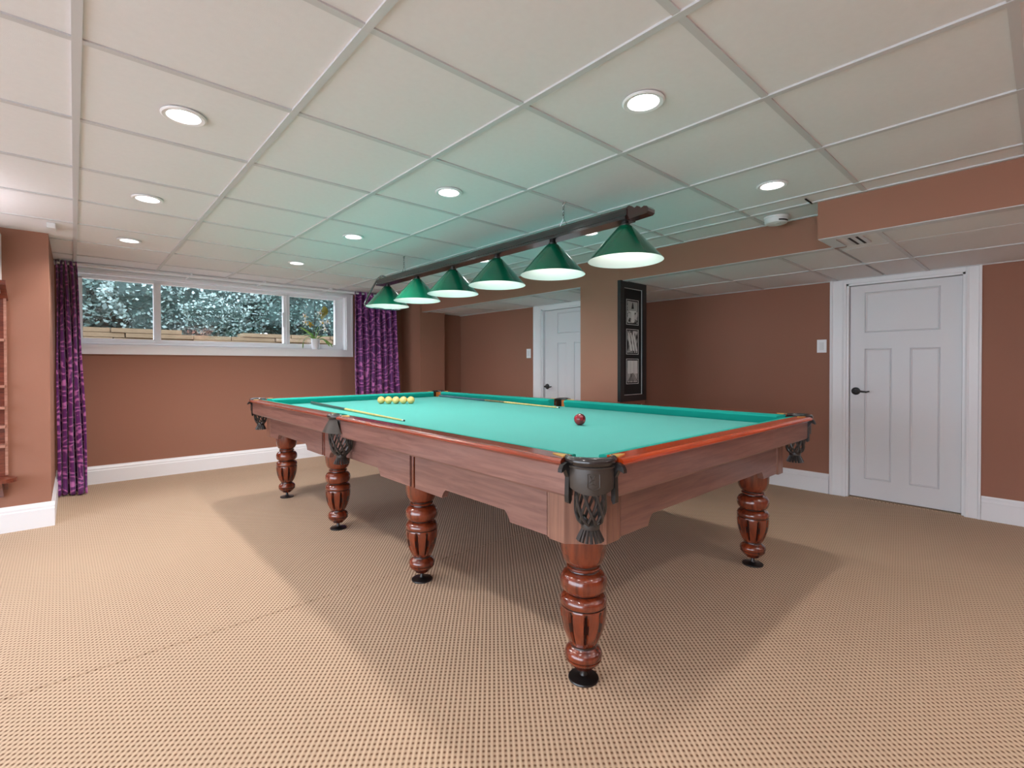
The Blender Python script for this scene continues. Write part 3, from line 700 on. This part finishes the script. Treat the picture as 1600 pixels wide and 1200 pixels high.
# ------------------------------------------------------------------ ball rack at the left edge
rk = thing('billiard_rack', 'mahogany wall rack with shelves for billiard balls cut off at the left edge', 'rack', (-.345, 4.80, 0))
B('back_board', -.9, 0, -.018, 0, .30, 1.62, M['rackwood'], rk, bevel=.003)
for z_ in (1.324, 1.012, .868, .741, .611): B('shelf', -.88, -.003, -.13, -.018, z_-.009, z_+.009, M['rackshelf'], rk, bevel=.003)
bm = bmesh.new(); prism(bm, [(0, 1.60), (0, 1.62), (-.17, 1.72), (-.17, 1.69)], lambda a, b2, t: (t, a, b2), -.9, 0.01); fin(bm, 'crown_slope', M['rackwood'], rk)
bm = bmesh.new()
P_ = [(-.9, -.16), (-.02, -.16)] + [(-.02+.07*math.sin(a), -.09-.07*math.cos(a)) for a in [i*PI/10 for i in range(1, 10)]] + [(-.02, -.018), (-.9, -.018)]
prism(bm, P_, lambda a, b2, t: (a, b2, t), .365, .392); fin(bm, 'ledge', M['rackwood'], rk, bevel=.006)
bm = bmesh.new(); prism(bm, [(-.018, .25), (-.018, .36), (-.13, .36)], lambda a, b2, t: (t, a, b2), -.05, -.02); fin(bm, 'ledge_bracket', M['rackwood'], rk)
B('edge_strip', -.012, .002, -.024, 0, .40, 1.62, M['rackshelf'], rk)
B('display_cabinet', -.9, -.02, -.15, 0, 1.64, 2.05, M['white'], rk, bevel=.004)

# ------------------------------------------------------------------ billiard table
tb = thing('billiard_table', 'large mahogany billiard table with turquoise cloth, net pockets and turned legs', 'billiard table', (CX, CY, 0))
A_, B_ = 1.025, 1.917            # half size outside the rails
ZR = .858; ZB = .80
WX, WY, CH = .91, 1.795, .10     # body half size and corner chamfer
RP = [(.0, .815), (.004, .808), (.014, .806), (.016, .830), (.0, .834), (-.0, .846), (.010, .857), (.020, ZR), (.078, ZR), (.078, .80), (.070, .770), (.03, .770), (.03, .806)]
RP = [(.026, .828), (.018, .834), (.006, .836), (.0, .842), (.0, .849), (.005, .855), (.013, ZR), (.078, ZR), (.078, .80), (.06, .80)]
CP = [(.076, ZR-.001), (.100, ZR-.002), (.128, ZR-.009), (.132, ZR-.014), (.130, ZR-.020), (.108, ZB-.002), (.076, ZB-.002)]
FP = [(.030, .734), (.024, .742), (.024, .830), (.06, .830), (.06, .734)]
def rail(side, s0, s1, k0, k1, gk0, gk1):
    """side: 'W','E' run along y; 'S','N' run along x. offsets k grow with inward distance at the cushion ends"""
    def P(d, z, s):
        if side == 'W': return (-A_+d, s, z)
        if side == 'E': return (A_-d, s, z)
        if side == 'S': return (s, -B_+d, z)
        return (s, B_-d, z)
    mr = M['rail'] if side in 'WE' else M['rail_x_lit']
    def pr_(bm, prof, e0, e1):
        n = len(prof); a = [bm.verts.new(P(d, z, s0+e0(d))) for d, z in prof]; b2 = [bm.verts.new(P(d, z, s1-e1(d))) for d, z in prof]
        bm.faces.new(a); bm.faces.new(b2[::-1])
        for i in range(n): bm.faces.new((a[i], a[(i+1) % n], b2[(i+1) % n], b2[i]))
    bm = bmesh.new(); pr_(bm, RP, lambda d: d*gk0, lambda d: d*gk1); r = fin(bm, 'rail', mr, tb)
    bm = bmesh.new(); pr_(bm, CP, lambda d: .078*gk0+(d-.078)*k0, lambda d: .078*gk1+(d-.078)*k1); c = fin(bm, 'cushion', M['cushion'], r)
    bm = bmesh.new(); pr_(bm, FP, lambda d: .0, lambda d: .0); f_ = fin(bm, 'rail_fascia', M['apron'] if side in 'WE' else M['apron_x'], r)
    # cloth facing on top of the cushion already; brass corner leaves at each end
    for s, sg, gk in ((s0, 1, gk0), (s1, -1, gk1)):
        bm = bmesh.new(); y_ = s+sg*(.05*gk+.002)
        pts = [(.030, y_), (.045, y_-0*sg), (.066, y_+.004*sg), (.058, y_+.045*sg), (.048, y_+.062*sg), (.040, y_+.040*sg)]
        a = [bm.verts.new(P(d, ZR-.0005, q)) for d, q in pts]; b2 = [bm.verts.new(P(d, ZR+.0025, q)) for d, q in pts]
        bm.faces.new(a); bm.faces.new(b2[::-1]); [bm.faces.new((a[i], a[(i+1) % 6], b2[(i+1) % 6], b2[i])) for i in range(6)]
        fin(bm, 'brass_leaf', M['brass'], r)
    return r
CG, SG = .136, .062
for sd_ in 'WE':
    rail(sd_, -B_+CG, -SG, .55, .35, .25, .1); rail(sd_, SG, B_-CG, .35, .55, .1, .25)
for sd_ in 'SN': rail(sd_, -A_+CG, A_-CG, .55, .55, .25, .25)
# bed cloth with bites at the pockets
pc = [(sx*(A_-.083), sy*(B_-.083)) for sx in (-1, 1) for sy in (-1, 1)]; ps = [(-(A_-.055), 0), (A_-.055, 0)]
bx, by = A_-.074, B_-.074
outl = []
def bite(c, r, a0, a1, n=12): return [(c[0]+r*math.cos(a0+(a1-a0)*i/n), c[1]+r*math.sin(a0+(a1-a0)*i/n)) for i in range(n+1)]
rr1 = .058
outl += bite((-bx+.012, -by+.012), rr1, PI*.62, -PI*.12)
outl += bite((bx-.012, -by+.012), rr1, PI*1.12, PI*.38)
outl += bite((bx+.02, 0), .058, -PI*.62, -PI*1.38)
outl += bite((bx-.012, by-.012), rr1, -PI*.38, -PI*1.12)
outl += bite((-bx+.012, by-.012), rr1, PI*.12, -PI*.62)
outl += bite((-bx-.02, 0), .058, PI*.38, -PI*.38)
bm = bmesh.new(); prism(bm, outl, lambda a, b2, t: (a, b2, t), ZB-.045, ZB); bmesh.ops.triangulate(bm, faces=[f for f in bm.faces if len(f.verts) > 4])
fin(bm, 'playing_cloth', M['cloth'], tb)
# under-body
bm = bmesh.new(); box(bm, -WX+.06, WX-.06, -WY+.06, WY-.06, .60, .755); fin(bm, 'slate_frame', M['post'], tb)
def step(s, z_lo, z_hi, sg):     # little ogee between low and high skirt edge
    return [(s, z_lo), (s+.004*sg, z_lo+.010), (s+.014*sg, z_lo+.026), (s+.030*sg, z_hi)]
ZLo, ZHi = .548, .588
def skirt(side, pts_low, s0, s1, off=0.0):
    poly_ = [(s0, .76), (s0, ZLo)]
    for (a, b2) in pts_low: poly_ += step(a, ZLo, ZHi, 1) + step(b2, ZLo, ZHi, -1)[::-1]
    poly_ += [(s1, ZLo), (s1, .76)]
    d0, d1 = WX-off, WX-.03-off
    e0, e1 = WY-off, WY-.03-off
    bm = bmesh.new()
    if side == 'W': fn = lambda a, b2, t: (-t, a, b2)
    if side == 'E': fn = lambda a, b2, t: (t, a, b2)
    if side == 'S': fn = lambda a, b2, t: (a, -t, b2)
    if side == 'N': fn = lambda a, b2, t: (a, t, b2)
    if side in 'WE': prism(bm, poly_, fn, d0, d1)
    else: prism(bm, poly_, fn, e0, e1)
    return fin(bm, 'apron_board', M['apron'] if side in 'WE' else M['apron_x'], tb)
LY = [1.131-CY, 2.237-CY, 3.343-CY, 4.449-CY]; LXs = [1.38-CX, 2.90-CX]
g1, g2 = 2.06-CY, 3.20-CY
for sd_ in 'WE':
    skirt(sd_, [(1.37-CY, 1.83-CY)], -WY+.185, g1, .004); skirt(sd_, [(2.42-CY, g2-.07)], g1+.05, g2, .004); skirt(sd_, [(3.53-CY, 4.20-CY)], g2+.05, WY-.185, .004)
    for gg in (g1, g2):
        sx = -1 if sd_ == 'W' else 1
        bm = bmesh.new(); box(bm, sx*(WX-.034), sx*(WX-.018), gg-.002, gg+.052, ZLo+.004, .75); box(bm, sx*(WX-.02), sx*(WX-.006), gg+.017, gg+.033, ZLo, .75)
        fin(bm, 'apron_divider', M['leg'], tb)
for sd_ in 'SN': skirt(sd_, [(-WX+.36, WX-.36)], -WX+.185, WX-.185, .004)
for sx in (-1, 1):
    for sy in (-1, 1):
        P_ = [(WX-.03, WY-.17), (WX, WY-.17), (WX, WY-CH), (WX-CH, WY), (WX-.17, WY), (WX-.17, WY-.03), (WX-CH-.02, WY-.04), (WX-.04, WY-CH-.02)]
        bm = bmesh.new(); prism(bm, P_, lambda a, b2, t: (sx*a, sy*b2, t), ZLo-.006, .76); p = fin(bm, 'corner_post', M['post'], tb, bevel=.002, seg=1)
        for (a, b2) in ((WX-.006, WY-.176), (WX-.176, WY-.006)):
            bm = bmesh.new(); tube(bm, [(sx*a, sy*b2, ZLo-.002), (sx*a, sy*b2, .745)], .006, 8); fin(bm, 'bead', M['post'], p, smooth=True)

# legs
LPf = [(.034, .046), (.040, .052), (.051, .062), (.061, .072), (.0650, .079), (.0655, .083), (.0625, .0845), (.0625, .087), (.0665, .089), (.068, .096), (.0675, .103), (.063, .113), (.053, .121), (.046, .125), (.0445, .128), (.0445, .133), (.048, .136), (.052, .142),
       (.060, .156), (.069, .178), (.077, .205), (.082, .232), (.084, .255), (.0835, .272), (.082, .2775), (.0795, .2785), (.0795, .2815), (.083, .283), (.0845, .289), (.084, .299), (.079, .310), (.069, .317), (.060, .3195), (.058, .3215), (.058, .3245), (.062, .3265), (.070, .329),
       (.078, .337), (.083, .349), (.0848, .364), (.082, .381), (.074, .393), (.064, .3995), (.056, .4015), (.054, .404), (.054, .408), (.0595, .410), (.0615, .414), (.0595, .418), (.054, .420), (.054, .424), (.060, .428), (.068, .436), (.0765, .452), (.082, .475), (.0845, .505), (.085, .53), (.085, .62)]
def leg_fn(r, z, a):
    if .140 < z < .276:
        t_ = (z-.140)/.136; env = min(1, max(0, math.sin(PI*t_))*2.2)
        q = abs(((a*9/(2*PI)) + .5) % 1 - .5)*2      # 0 at flute centre
        wq = .34*(.55+.45*math.sin(PI*min(1, t_*1.0)))
        return r - (.013*env*max(0, 1-(q/wq)**2) if q < wq else 0)
    return r
prof2 = []
for i in range(len(LPf)-1):
    (r0_, z0_), (r1_, z1_) = LPf[i], LPf[i+1]; n_ = 3 if .14 < z0_ < .28 else 1
    for k in range(n_): prof2.append((r0_+(r1_-r0_)*k/n_, z0_+(z1_-z0_)*k/n_))
prof2.append(LPf[-1])
def leg_mi(j, k):
    z = prof2[j][1]; a = 2*PI*(k+.5)/108
    if .150 < z < .272:
        q = abs(((a*9/(2*PI)) + .5) % 1 - .5)*2
        return 1 if q < .26*math.sin(PI*(z-.145)/.131)**.5 else 0
    return 1 if (.0835 < z < .0885 or .2765 < z < .282 or .3185 < z < .326 or .4 < z < .409 or .419 < z < .426 or .124 < z < .134) else 0
bm = bmesh.new(); lathe(bm, prof2, 108, fn=leg_fn, mi=leg_mi); leg0 = fin(bm, 'leg', [M['leg'], M['groove']], tb, smooth=True)
bm = bmesh.new(); lathe(bm, [(.054, 0), (.056, .004), (.054, .008), (.030, .012), (.014, .016), (.010, .022), (.010, .06)], 32); foot0 = fin(bm, 'levelling_foot', M['black'], leg0, smooth=True)
first = True
for x in LXs:
    for y in LY:
        if first: l = leg0; first = False
        else:
            l = leg0.copy(); COL.objects.link(l); ft = foot0.copy(); COL.objects.link(ft); ft.parent = l
        l.parent = tb; l.location = (x, y, 0); l.rotation_euler.z = .32 + (x*7+y*3) % 1 * .2

# pockets: drawn at the origin, outward = +x, then placed
def strands(bm, cz, prof, n, r, turn):
    """criss-cross net strands on a surface of revolution; prof list of (radius, z)"""
    for k in range(n):
        for sg in (1, -1):
            pts = []; m_ = 18
            for i in range(m_+1):
                t_ = i/m_*(len(prof)-1); q = min(int(t_), len(prof)-2); fr_ = t_-q
                rr_ = prof[q][0]*(1-fr_)+prof[q+1][0]*fr_; zz = prof[q][1]*(1-fr_)+prof[q+1][1]*fr_
                a = 2*PI*k/n + sg*turn*2.4*i/m_
                pts.append((cz+(rr_+sg*.002)*math.cos(a), (rr_+sg*.002)*math.sin(a), zz))
            tube(bm, pts, r, 6)
def pocket(kind):
    rad = .069 if kind == 'corner' else .062; span = 1.45 if kind == 'corner' else 1.30
    # leather shield
    bm = bmesh.new(); n, mrow = 28, 12; outer = []; inner = []
    zt = .846; 
    for j in range(mrow+1):
        v = j/mrow; ro, ri = [], []
        for i in range(n+1):
            u = -1+2*i/n
            zb = .752+.026*abs(u)**1.7 if kind == 'corner' else .765-.010*abs(u)
            z = zt+(zb-zt)*v
            if kind == 'corner': bul = 1.04+.10*math.sin(PI*min(1, .10+v*.62)); sp_ = span*(1-.05*v+.06*math.sin(PI*v))
            else: bul = 1.0+.72*v; sp_ = span*(.62+.30*v)
            a = u*sp_; R1 = rad*bul
            ro.append(bm.verts.new((R1*math.cos(a), R1*math.sin(a), z))); ri.append(bm.verts.new(((R1-.006)*math.cos(a), (R1-.006)*math.sin(a), z)))
        outer.append(ro); inner.append(ri)
    for j in range(mrow):
        for i in range(n):
            bm.faces.new((outer[j][i], outer[j][i+1], outer[j+1][i+1], outer[j+1][i])); bm.faces.new((inner[j][i+1], inner[j][i], inner[j+1][i], inner[j+1][i+1]))
    for i in range(n):
        bm.faces.new((outer[0][i+1], outer[0][i], inner[0][i], inner[0][i+1])); bm.faces.new((outer[mrow][i], outer[mrow][i+1], inner[mrow][i+1], inner[mrow][i]))
    for j in range(mrow):
        bm.faces.new((outer[j][0], outer[j+1][0], inner[j+1][0], inner[j][0])); bm.faces.new((outer[j+1][n], outer[j][n], inner[j][n], inner[j+1][n]))
    p = fin(bm, 'pocket', M['leather'], None, smooth=True)
    # welt below the rim
    bm = bmesh.new(); tube(bm, [((rad*1.10+.002)*math.cos(a), (rad*1.10+.002)*math.sin(a), .834) for a in [(-1+2*i/20)*span*.93 for i in range(21)]], .0035, 6); 
    if kind == 'corner': fin(bm, 'leather_welt', M['leather'], p, smooth=True)
    else: bm.free()
    # padded rim
    aa = 1.95 if kind == 'corner' else 1.75
    bm = bmesh.new(); N_ = 28; pts = [((rad+.004)*math.cos(a), (rad+.004)*math.sin(a), .852) for a in [(-1+2*i/N_)*aa for i in range(N_+1)]]
    tube(bm, pts, [.0085+.0075*math.sin(PI*i/N_) for i in range(N_+1)], 12); fin(bm, 'pocket_rim', M['rim'], p, smooth=True)
    # iron behind the leather
    bm = bmesh.new(); arcwall(bm, (0, 0), rad-.010, rad-.004, -2.05 if kind == 'corner' else -1.7, 2.05 if kind == 'corner' else 1.7, .768, .846, 28)
    if kind == 'corner':
        prof_ = [(-.013, .818), (-.012, .828), (-.004, .841), (.010, .846), (.034, .846), (.034, .728), (.027, .716), (.019, .722), (.018, .742), (.020, .80), (.006, .826)]
        for flip in (0, 1):
            def loc(u, v, zz):
                if flip: u, v = v, u
                dx, dy = u-.098, v-.098; c_, s_ = math.cos(-PI*1.25), math.sin(-PI*1.25)
                return (dx*c_-dy*s_, dx*s_+dy*c_, zz)
            pa = [bm.verts.new(loc(u, .1355, zz)) for u, zz in prof_]; pb_ = [bm.verts.new(loc(u, .119, zz)) for u, zz in prof_]
            bm.faces.new(pa); bm.faces.new(pb_[::-1]); n_ = len(prof_)
            for i in range(n_): bm.faces.new((pa[i], pa[(i+1) % n_], pb_[(i+1) % n_], pb_[i]))
    fin(bm, 'pocket_iron', M['black'], p)
    bm = bmesh.new(); arcwall(bm, (0, 0), rad-.014, rad-.0105, -.75, .75, .775, .846, 14); o = fin(bm, 'pocket_liner', M['tan'], p); o['label'] = 'tan leather inside of the pocket'
    # net: throat, cross strands, tie and tassel
    bm = bmesh.new()
    npf = [(.046, .790), (.046, .75), (.046, .71), (.044, .680), (.037, .657), (.024, .645)] if kind == 'corner' else [(.064, .775), (.066, .73), (.062, .69), (.054, .655), (.038, .632), (.024, .622)]
    strands(bm, 0, npf, 8 if kind == 'corner' else 10, .0048 if kind == 'corner' else .0052, .55)
    fin(bm, 'pocket_net', M['net'], p, smooth=True)
    bm = bmesh.new(); zb = npf[-1][1]
    lathe(bm, [(.022, zb-.016), (.029, zb-.014), (.030, zb-.006), (.029, zb+.002), (.022, zb+.004)], 24)
    fin(bm, 'net_tie', M['net'], p, smooth=True)
    bm = bmesh.new()
    for k in range(16):
        a = 2*PI*k/16; c_, s_ = math.cos(a), math.sin(a)
        tube(bm, [(.022*c_, .022*s_, zb-.012), (.030*c_, .030*s_, zb-.030), (.040*c_, .040*s_, zb-.052)], [.0045, .0055, .006], 5)
    fin(bm, 'net_tassel', M['net'], p, smooth=True)
    if kind == 'corner':   # embossed shield emblem
        bm = bmesh.new(); Rr = lambda z: rad*(1.04+.10*math.sin(PI*min(1, .10+(zt-z)/.094*.62)))+.0008
        def ep(u, z): a = u/.095; R_ = Rr(z); return (R_*math.cos(a), R_*math.sin(a), z)
        sh = [(-.020, .818), (.024, .818), (.024, .777), (.014, .773), (.002, .769), (-.010, .773), (-.020, .777)]
        den = []
        for i in range(len(sh)):
            a, b2 = sh[i], sh[(i+1) % len(sh)]
            for k in range(4): den.append((a[0]+(b2[0]-a[0])*k/4, a[1]+(b2[1]-a[1])*k/4))
        tube(bm, [ep(*q) for q in den], .0018, 5, closed=True)
        for line in ([(-.012, .812), (-.003, .802), (.007, .811)], [(-.003, .802), (-.013, .793), (.004, .799)], [(-.011, .787), (-.002, .791), (.009, .786)]):
            tube(bm, [ep(*q) for q in line], .0022, 5)
        fin(bm, 'shield_emblem', M['leather'], p, smooth=True)
    return p
def place(p, x, y, ang):
    p.parent = tb; p.location = (x, y, 0); p.rotation_euler.z = ang
def dupp(p):
    r = p.copy(); COL.objects.link(r)
    for ch in list(p.children): c = ch.copy(); COL.objects.link(c); c.parent = r
    return r
c0 = pocket('corner'); s0p = pocket('side')
PCX, PCY = A_-.098, B_-.098
sets = [(-PCX, -PCY, PI*1.25), (PCX, -PCY, -PI*.25), (PCX, PCY, PI*.25), (-PCX, PCY, PI*.75)]
for k, q in enumerate(sets): place(c0 if k == 0 else dupp(c0), *q)
place(s0p, -(A_-.056), 0, PI); place(dupp(s0p), A_-.056, 0, 0)

# ------------------------------------------------------------------ balls and cues
BR = .034
def ball(name, x, y, mt, label, group=None):
    bm = bmesh.new(); bmesh.ops.create_uvsphere(bm, u_segments=40, v_segments=24, radius=BR)
    o = fin(bm, name, mt, None, smooth=True, loc=(x, y, ZB+BR)); return tag(o, label, 'billiard ball', group)
names = ['leftmost of the five cream balls in a row on the green cloth', 'second from the left of the five cream balls in a row', 'middle of the five cream balls in a row on the cloth',
         'fourth from the left of the five cream balls in a row', 'rightmost of the five cream balls in a row, nearest the camera']
p0, p1 = Vector((2.09, 4.053)), Vector((2.272, 3.881)); dv = (p1-p0).normalized()*.0682; pm = (p0+p1)/2
b0 = None
for k in range(5):
    q = pm+dv*(k-2)
    if b0 is None: b0 = ball('billiard_ball', q.x, q.y, M['ivory'], names[k], 'cream billiard balls in a row'); o = b0
    else: o = b0.copy(); COL.objects.link(o); o['label'] = names[k]; o.location = (q.x, q.y, ZB+BR)
    o.rotation_euler = (k*1.3, k*.7, k)
rb = ball('billiard_ball', 2.175, 1.808, M['redball'], 'single dark red cue ball alone in the middle of the green cloth')
def cue(label, p0, p1, mats):
    t = thing('billiard_cue', label, 'cue', p0); a = Vector(p0); d = Vector(p1)-a; L_ = d.length; d.normalize()
    def seg(nm, t0, t1, r0_, r1_, mt):
        r0_ *= .8; r1_ *= .8
        bm = bmesh.new(); tube(bm, [d*(L_*t0), d*(L_*(t0*.5+t1*.5)), d*(L_*t1)], [r0_, (r0_+r1_)/2, r1_], 14); fin(bm, nm, mt, t, smooth=True)
    seg('rubber_bumper', 0, .008, .012, .0145, M['rim']); seg('butt', .008, .46, .0145, .0118, mats[0]); seg('joint', .46, .62, .0118, .0100, mats[1])
    seg('shaft', .62, .985, .0100, .0062, mats[2]); seg('ferrule', .985, .995, .0062, .0062, M['pot']); seg('tip', .995, 1, .0062, .0058, M['black'])
    return t
maple = woodmat('maple_shaft', (206, 178, 96), (226, 202, 130), .3, .5, (20, 20, 2)); slate = mat('grey_blue_lacquer', (70, 96, 112), .25, coat=.6); ebony = mat('ebony_butt', (40, 52, 44), .3, coat=.5)
inlay = mat('inlaid_joint', (150, 132, 84), .3, coat=.5, noise=(60, (60, 52, 40)))
cue('dark butted cue lying on the cloth along the left cushion', (1.60, 4.47, ZB+.0148), (1.517, 2.655, ZB+.0075), (ebony, maple, maple))
cue('grey and yellow cue lying on the cloth along the far right cushion', (3.02, 4.52, ZB+.0148), (2.905, 2.625, ZB+.0075), (slate, inlay, maple))

# ------------------------------------------------------------------ pool lamp
LX = 2.135
lp = thing('pool_table_light', 'six green cone shades hanging from a dark wooden beam over the table', 'lamp', (LX, 2.75, 1.89))
bm = bmesh.new(); y0, y1 = 1.44-2.75, 4.17-2.75
prism(bm, [(-.046, .000), (.046, .000), (.046, .014), (.036, .022), (.036, .052), (.026, .064), (-.026, .064), (-.036, .052), (-.036, .022), (-.046, .014)], lambda a, b2, t: (a, t, b2), y0, y1)
beam = fin(bm, 'beam', M['beam'], lp)
bm = bmesh.new()   # scalloped near end of the beam
sc = [(a+.0, b2) if a > y0-.05 else (y0-.05+(a-y0+.05)*.62, b2) for a, b2 in [(y0+.002, .0), (y0-.15, .006), (y0-.166, .014), (y0-.168, .030), (y0-.152, .042), (y0-.125, .046), (y0-.100, .038), (y0-.088, .048), (y0-.062, .056), (y0-.044, .048), (y0-.030, .060), (y0-.012, .068), (y0+.002, .064)]]
prism(bm, sc, lambda a, b2, t: (t, a, b2), -.030, .030); o = fin(bm, 'beam_finial', M['beamred'], lp, bevel=.004); o['label'] = 'scalloped reddish end of the beam'
shades_y = [1.471, 1.983, 2.495, 3.007, 3.519, 4.031]
def shade_part():
    bm = bmesh.new(); lathe(bm, [(.193, -.190), (.190, -.186), (.110, -.095), (.040, -.018), (.030, -.010), (.022, -.008)], 56, cap=False)
    s = fin(bm, 'lamp_shade', M['shade'], lp, smooth=True)
    bm = bmesh.new(); lathe(bm, [(.1925, -.1905), (.187, -.1865), (.107, -.098), (.036, -.026), (.0, -.024)], 56, cap=False)
    o = fin(bm, 'shade_lining', M['shadein'], s, smooth=True); o['label'] = 'white inside of the green shade'
    bm = bmesh.new(); lathe(bm, [(.018, -.022), (.024, -.012), (.024, .0), (.018, .004), (.018, .016), (.030, .018), (.034, .026)], 24); fin(bm, 'socket', M['black'], s, smooth=True)
    bm = bmesh.new(); lathe(bm, [(.004, -.100), (.018, -.096), (.026, -.080), (.026, -.066), (.016, -.045), (.012, -.026)], 20); fin(bm, 'bulb', M['bulb'], s, smooth=True)
    return s
s_first = shade_part()
for k, y in enumerate(shades_y):
    if k == 0: s = s_first
    else:
        s = s_first.copy(); COL.objects.link(s)
        for ch in list(s_first.children): c = ch.copy(); COL.objects.link(c); c.parent = s
    s.parent = lp; s.location = (0, y-2.75, -.012)
    light('pool_lamp_bulb', 'POINT', (LX, y, 1.89-.012-.115), E_POOL, shadow_soft_size=.012)
def chain(y):
    t = []
    bm = bmesh.new(); z = .066; k = 0
    top = ZC-1.89
    def linkring(c, ax, r=.006, h=.011):
        pts = []
        for i in range(12):
            a = 2*PI*i/12; pts.append((c[0]+(r*math.cos(a) if ax == 0 else 0), c[1]+(r*math.cos(a) if ax == 1 else 0), c[2]+h*math.sin(a)))
        tube(bm, pts, .0016, 5, closed=True)
    z = .125
    while z < top-.005: linkring((0, y, z), k % 2); z += .017; k += 1
    for sg in (-1, 1): tube(bm, [(0, y, .118), (0, y+sg*.03, .068)], .0018, 6)
    tube(bm, [(0, y, top-.012), (0, y-.012, top-.002), (0, y-.02, top+.002)], .003, 6)
    fin(bm, 'chain', M['gunmetal'], lp, smooth=True)
chain(1.897-2.75); chain(3.735-2.75)
bm = bmesh.new()     # bent steel end bracket
yE = 4.19-2.75
pth = [(.040, yE-.04, .085), (.045, yE, .105), (.020, yE+.025, .100), (-.030, yE+.03, .030), (-.125, yE+.03, -.150), (-.135, yE+.03, -.178), (-.115, yE+.03, -.195), (-.07, yE+.03, -.200), (.21, yE+.03, -.200), (.235, yE+.03, -.195), (.245, yE+.03, -.180), (.243, yE+.03, -.165)]
def smoothp(p, it=2):
    for _ in range(it):
        q = [p[0]]
        for i in range(len(p)-1):
            a, b2 = Vector(p[i]), Vector(p[i+1]); q += [tuple(a*.75+b2*.25), tuple(a*.25+b2*.75)]
        q.append(p[-1]); p = q
    return p
tube(bm, smoothp(pth), .0085, 10); o = fin(bm, 'end_bracket', M['gunmetal'], lp, smooth=True); o['label'] = 'bent steel tube bracket at the far end'

# ------------------------------------------------------------------ unseen floor lamps: left one makes the ceiling glow, three added as ceiling fill
def unseen_uplighter(x, y, label, e=1):
    t = thing('unseen_floor_lamp', label, 'lamp', (x, y, 0))
    bm = bmesh.new(); lathe(bm, [(.13, 0), (.13, .012), (.12, .02), (.02, .03), (.015, .06)], 32); fin(bm, 'base', M['black'], t, smooth=True)
    bm = bmesh.new(); tube(bm, [(0, 0, .03), (0, 0, 1.58)], .012, 12); fin(bm, 'pole', M['black'], t, smooth=True)
    bm = bmesh.new(); lathe(bm, [(.02, 1.56), (.06, 1.575), (.12, 1.63), (.15, 1.70), (.147, 1.70), (.116, 1.636), (.058, 1.582), (.0, 1.575)], 40, cap=False); fin(bm, 'bowl', M['pot'], t, smooth=True)
    bm = bmesh.new(); bmesh.ops.create_uvsphere(bm, u_segments=16, v_segments=10, radius=.03, matrix=Matrix.Translation((0, 0, 1.61))); fin(bm, 'bulb', M['bulb'], t, smooth=True)
    light('unseen_floor_lamp_spot', 'SPOT', (x, y, 1.66), E_UP*e, (1, .925, .985), spot_size=math.radians(150), spot_blend=.6, shadow_soft_size=.05).rotation_euler = (PI, 0, 0)
unseen_uplighter(-.95, 3.9, 'black uplighter floor lamp standing in the left corner just outside the picture', .5)
unseen_uplighter(-2.1, -1.9, 'added black uplighter for ceiling fill in the left corner behind the camera', .5)
unseen_uplighter(2.6, -1.9, 'added black uplighter for ceiling fill behind the camera near the soffit', 1.5)
unseen_uplighter(4.45, -1.75, 'added black uplighter for ceiling fill behind the camera under the lower ceiling', .9)
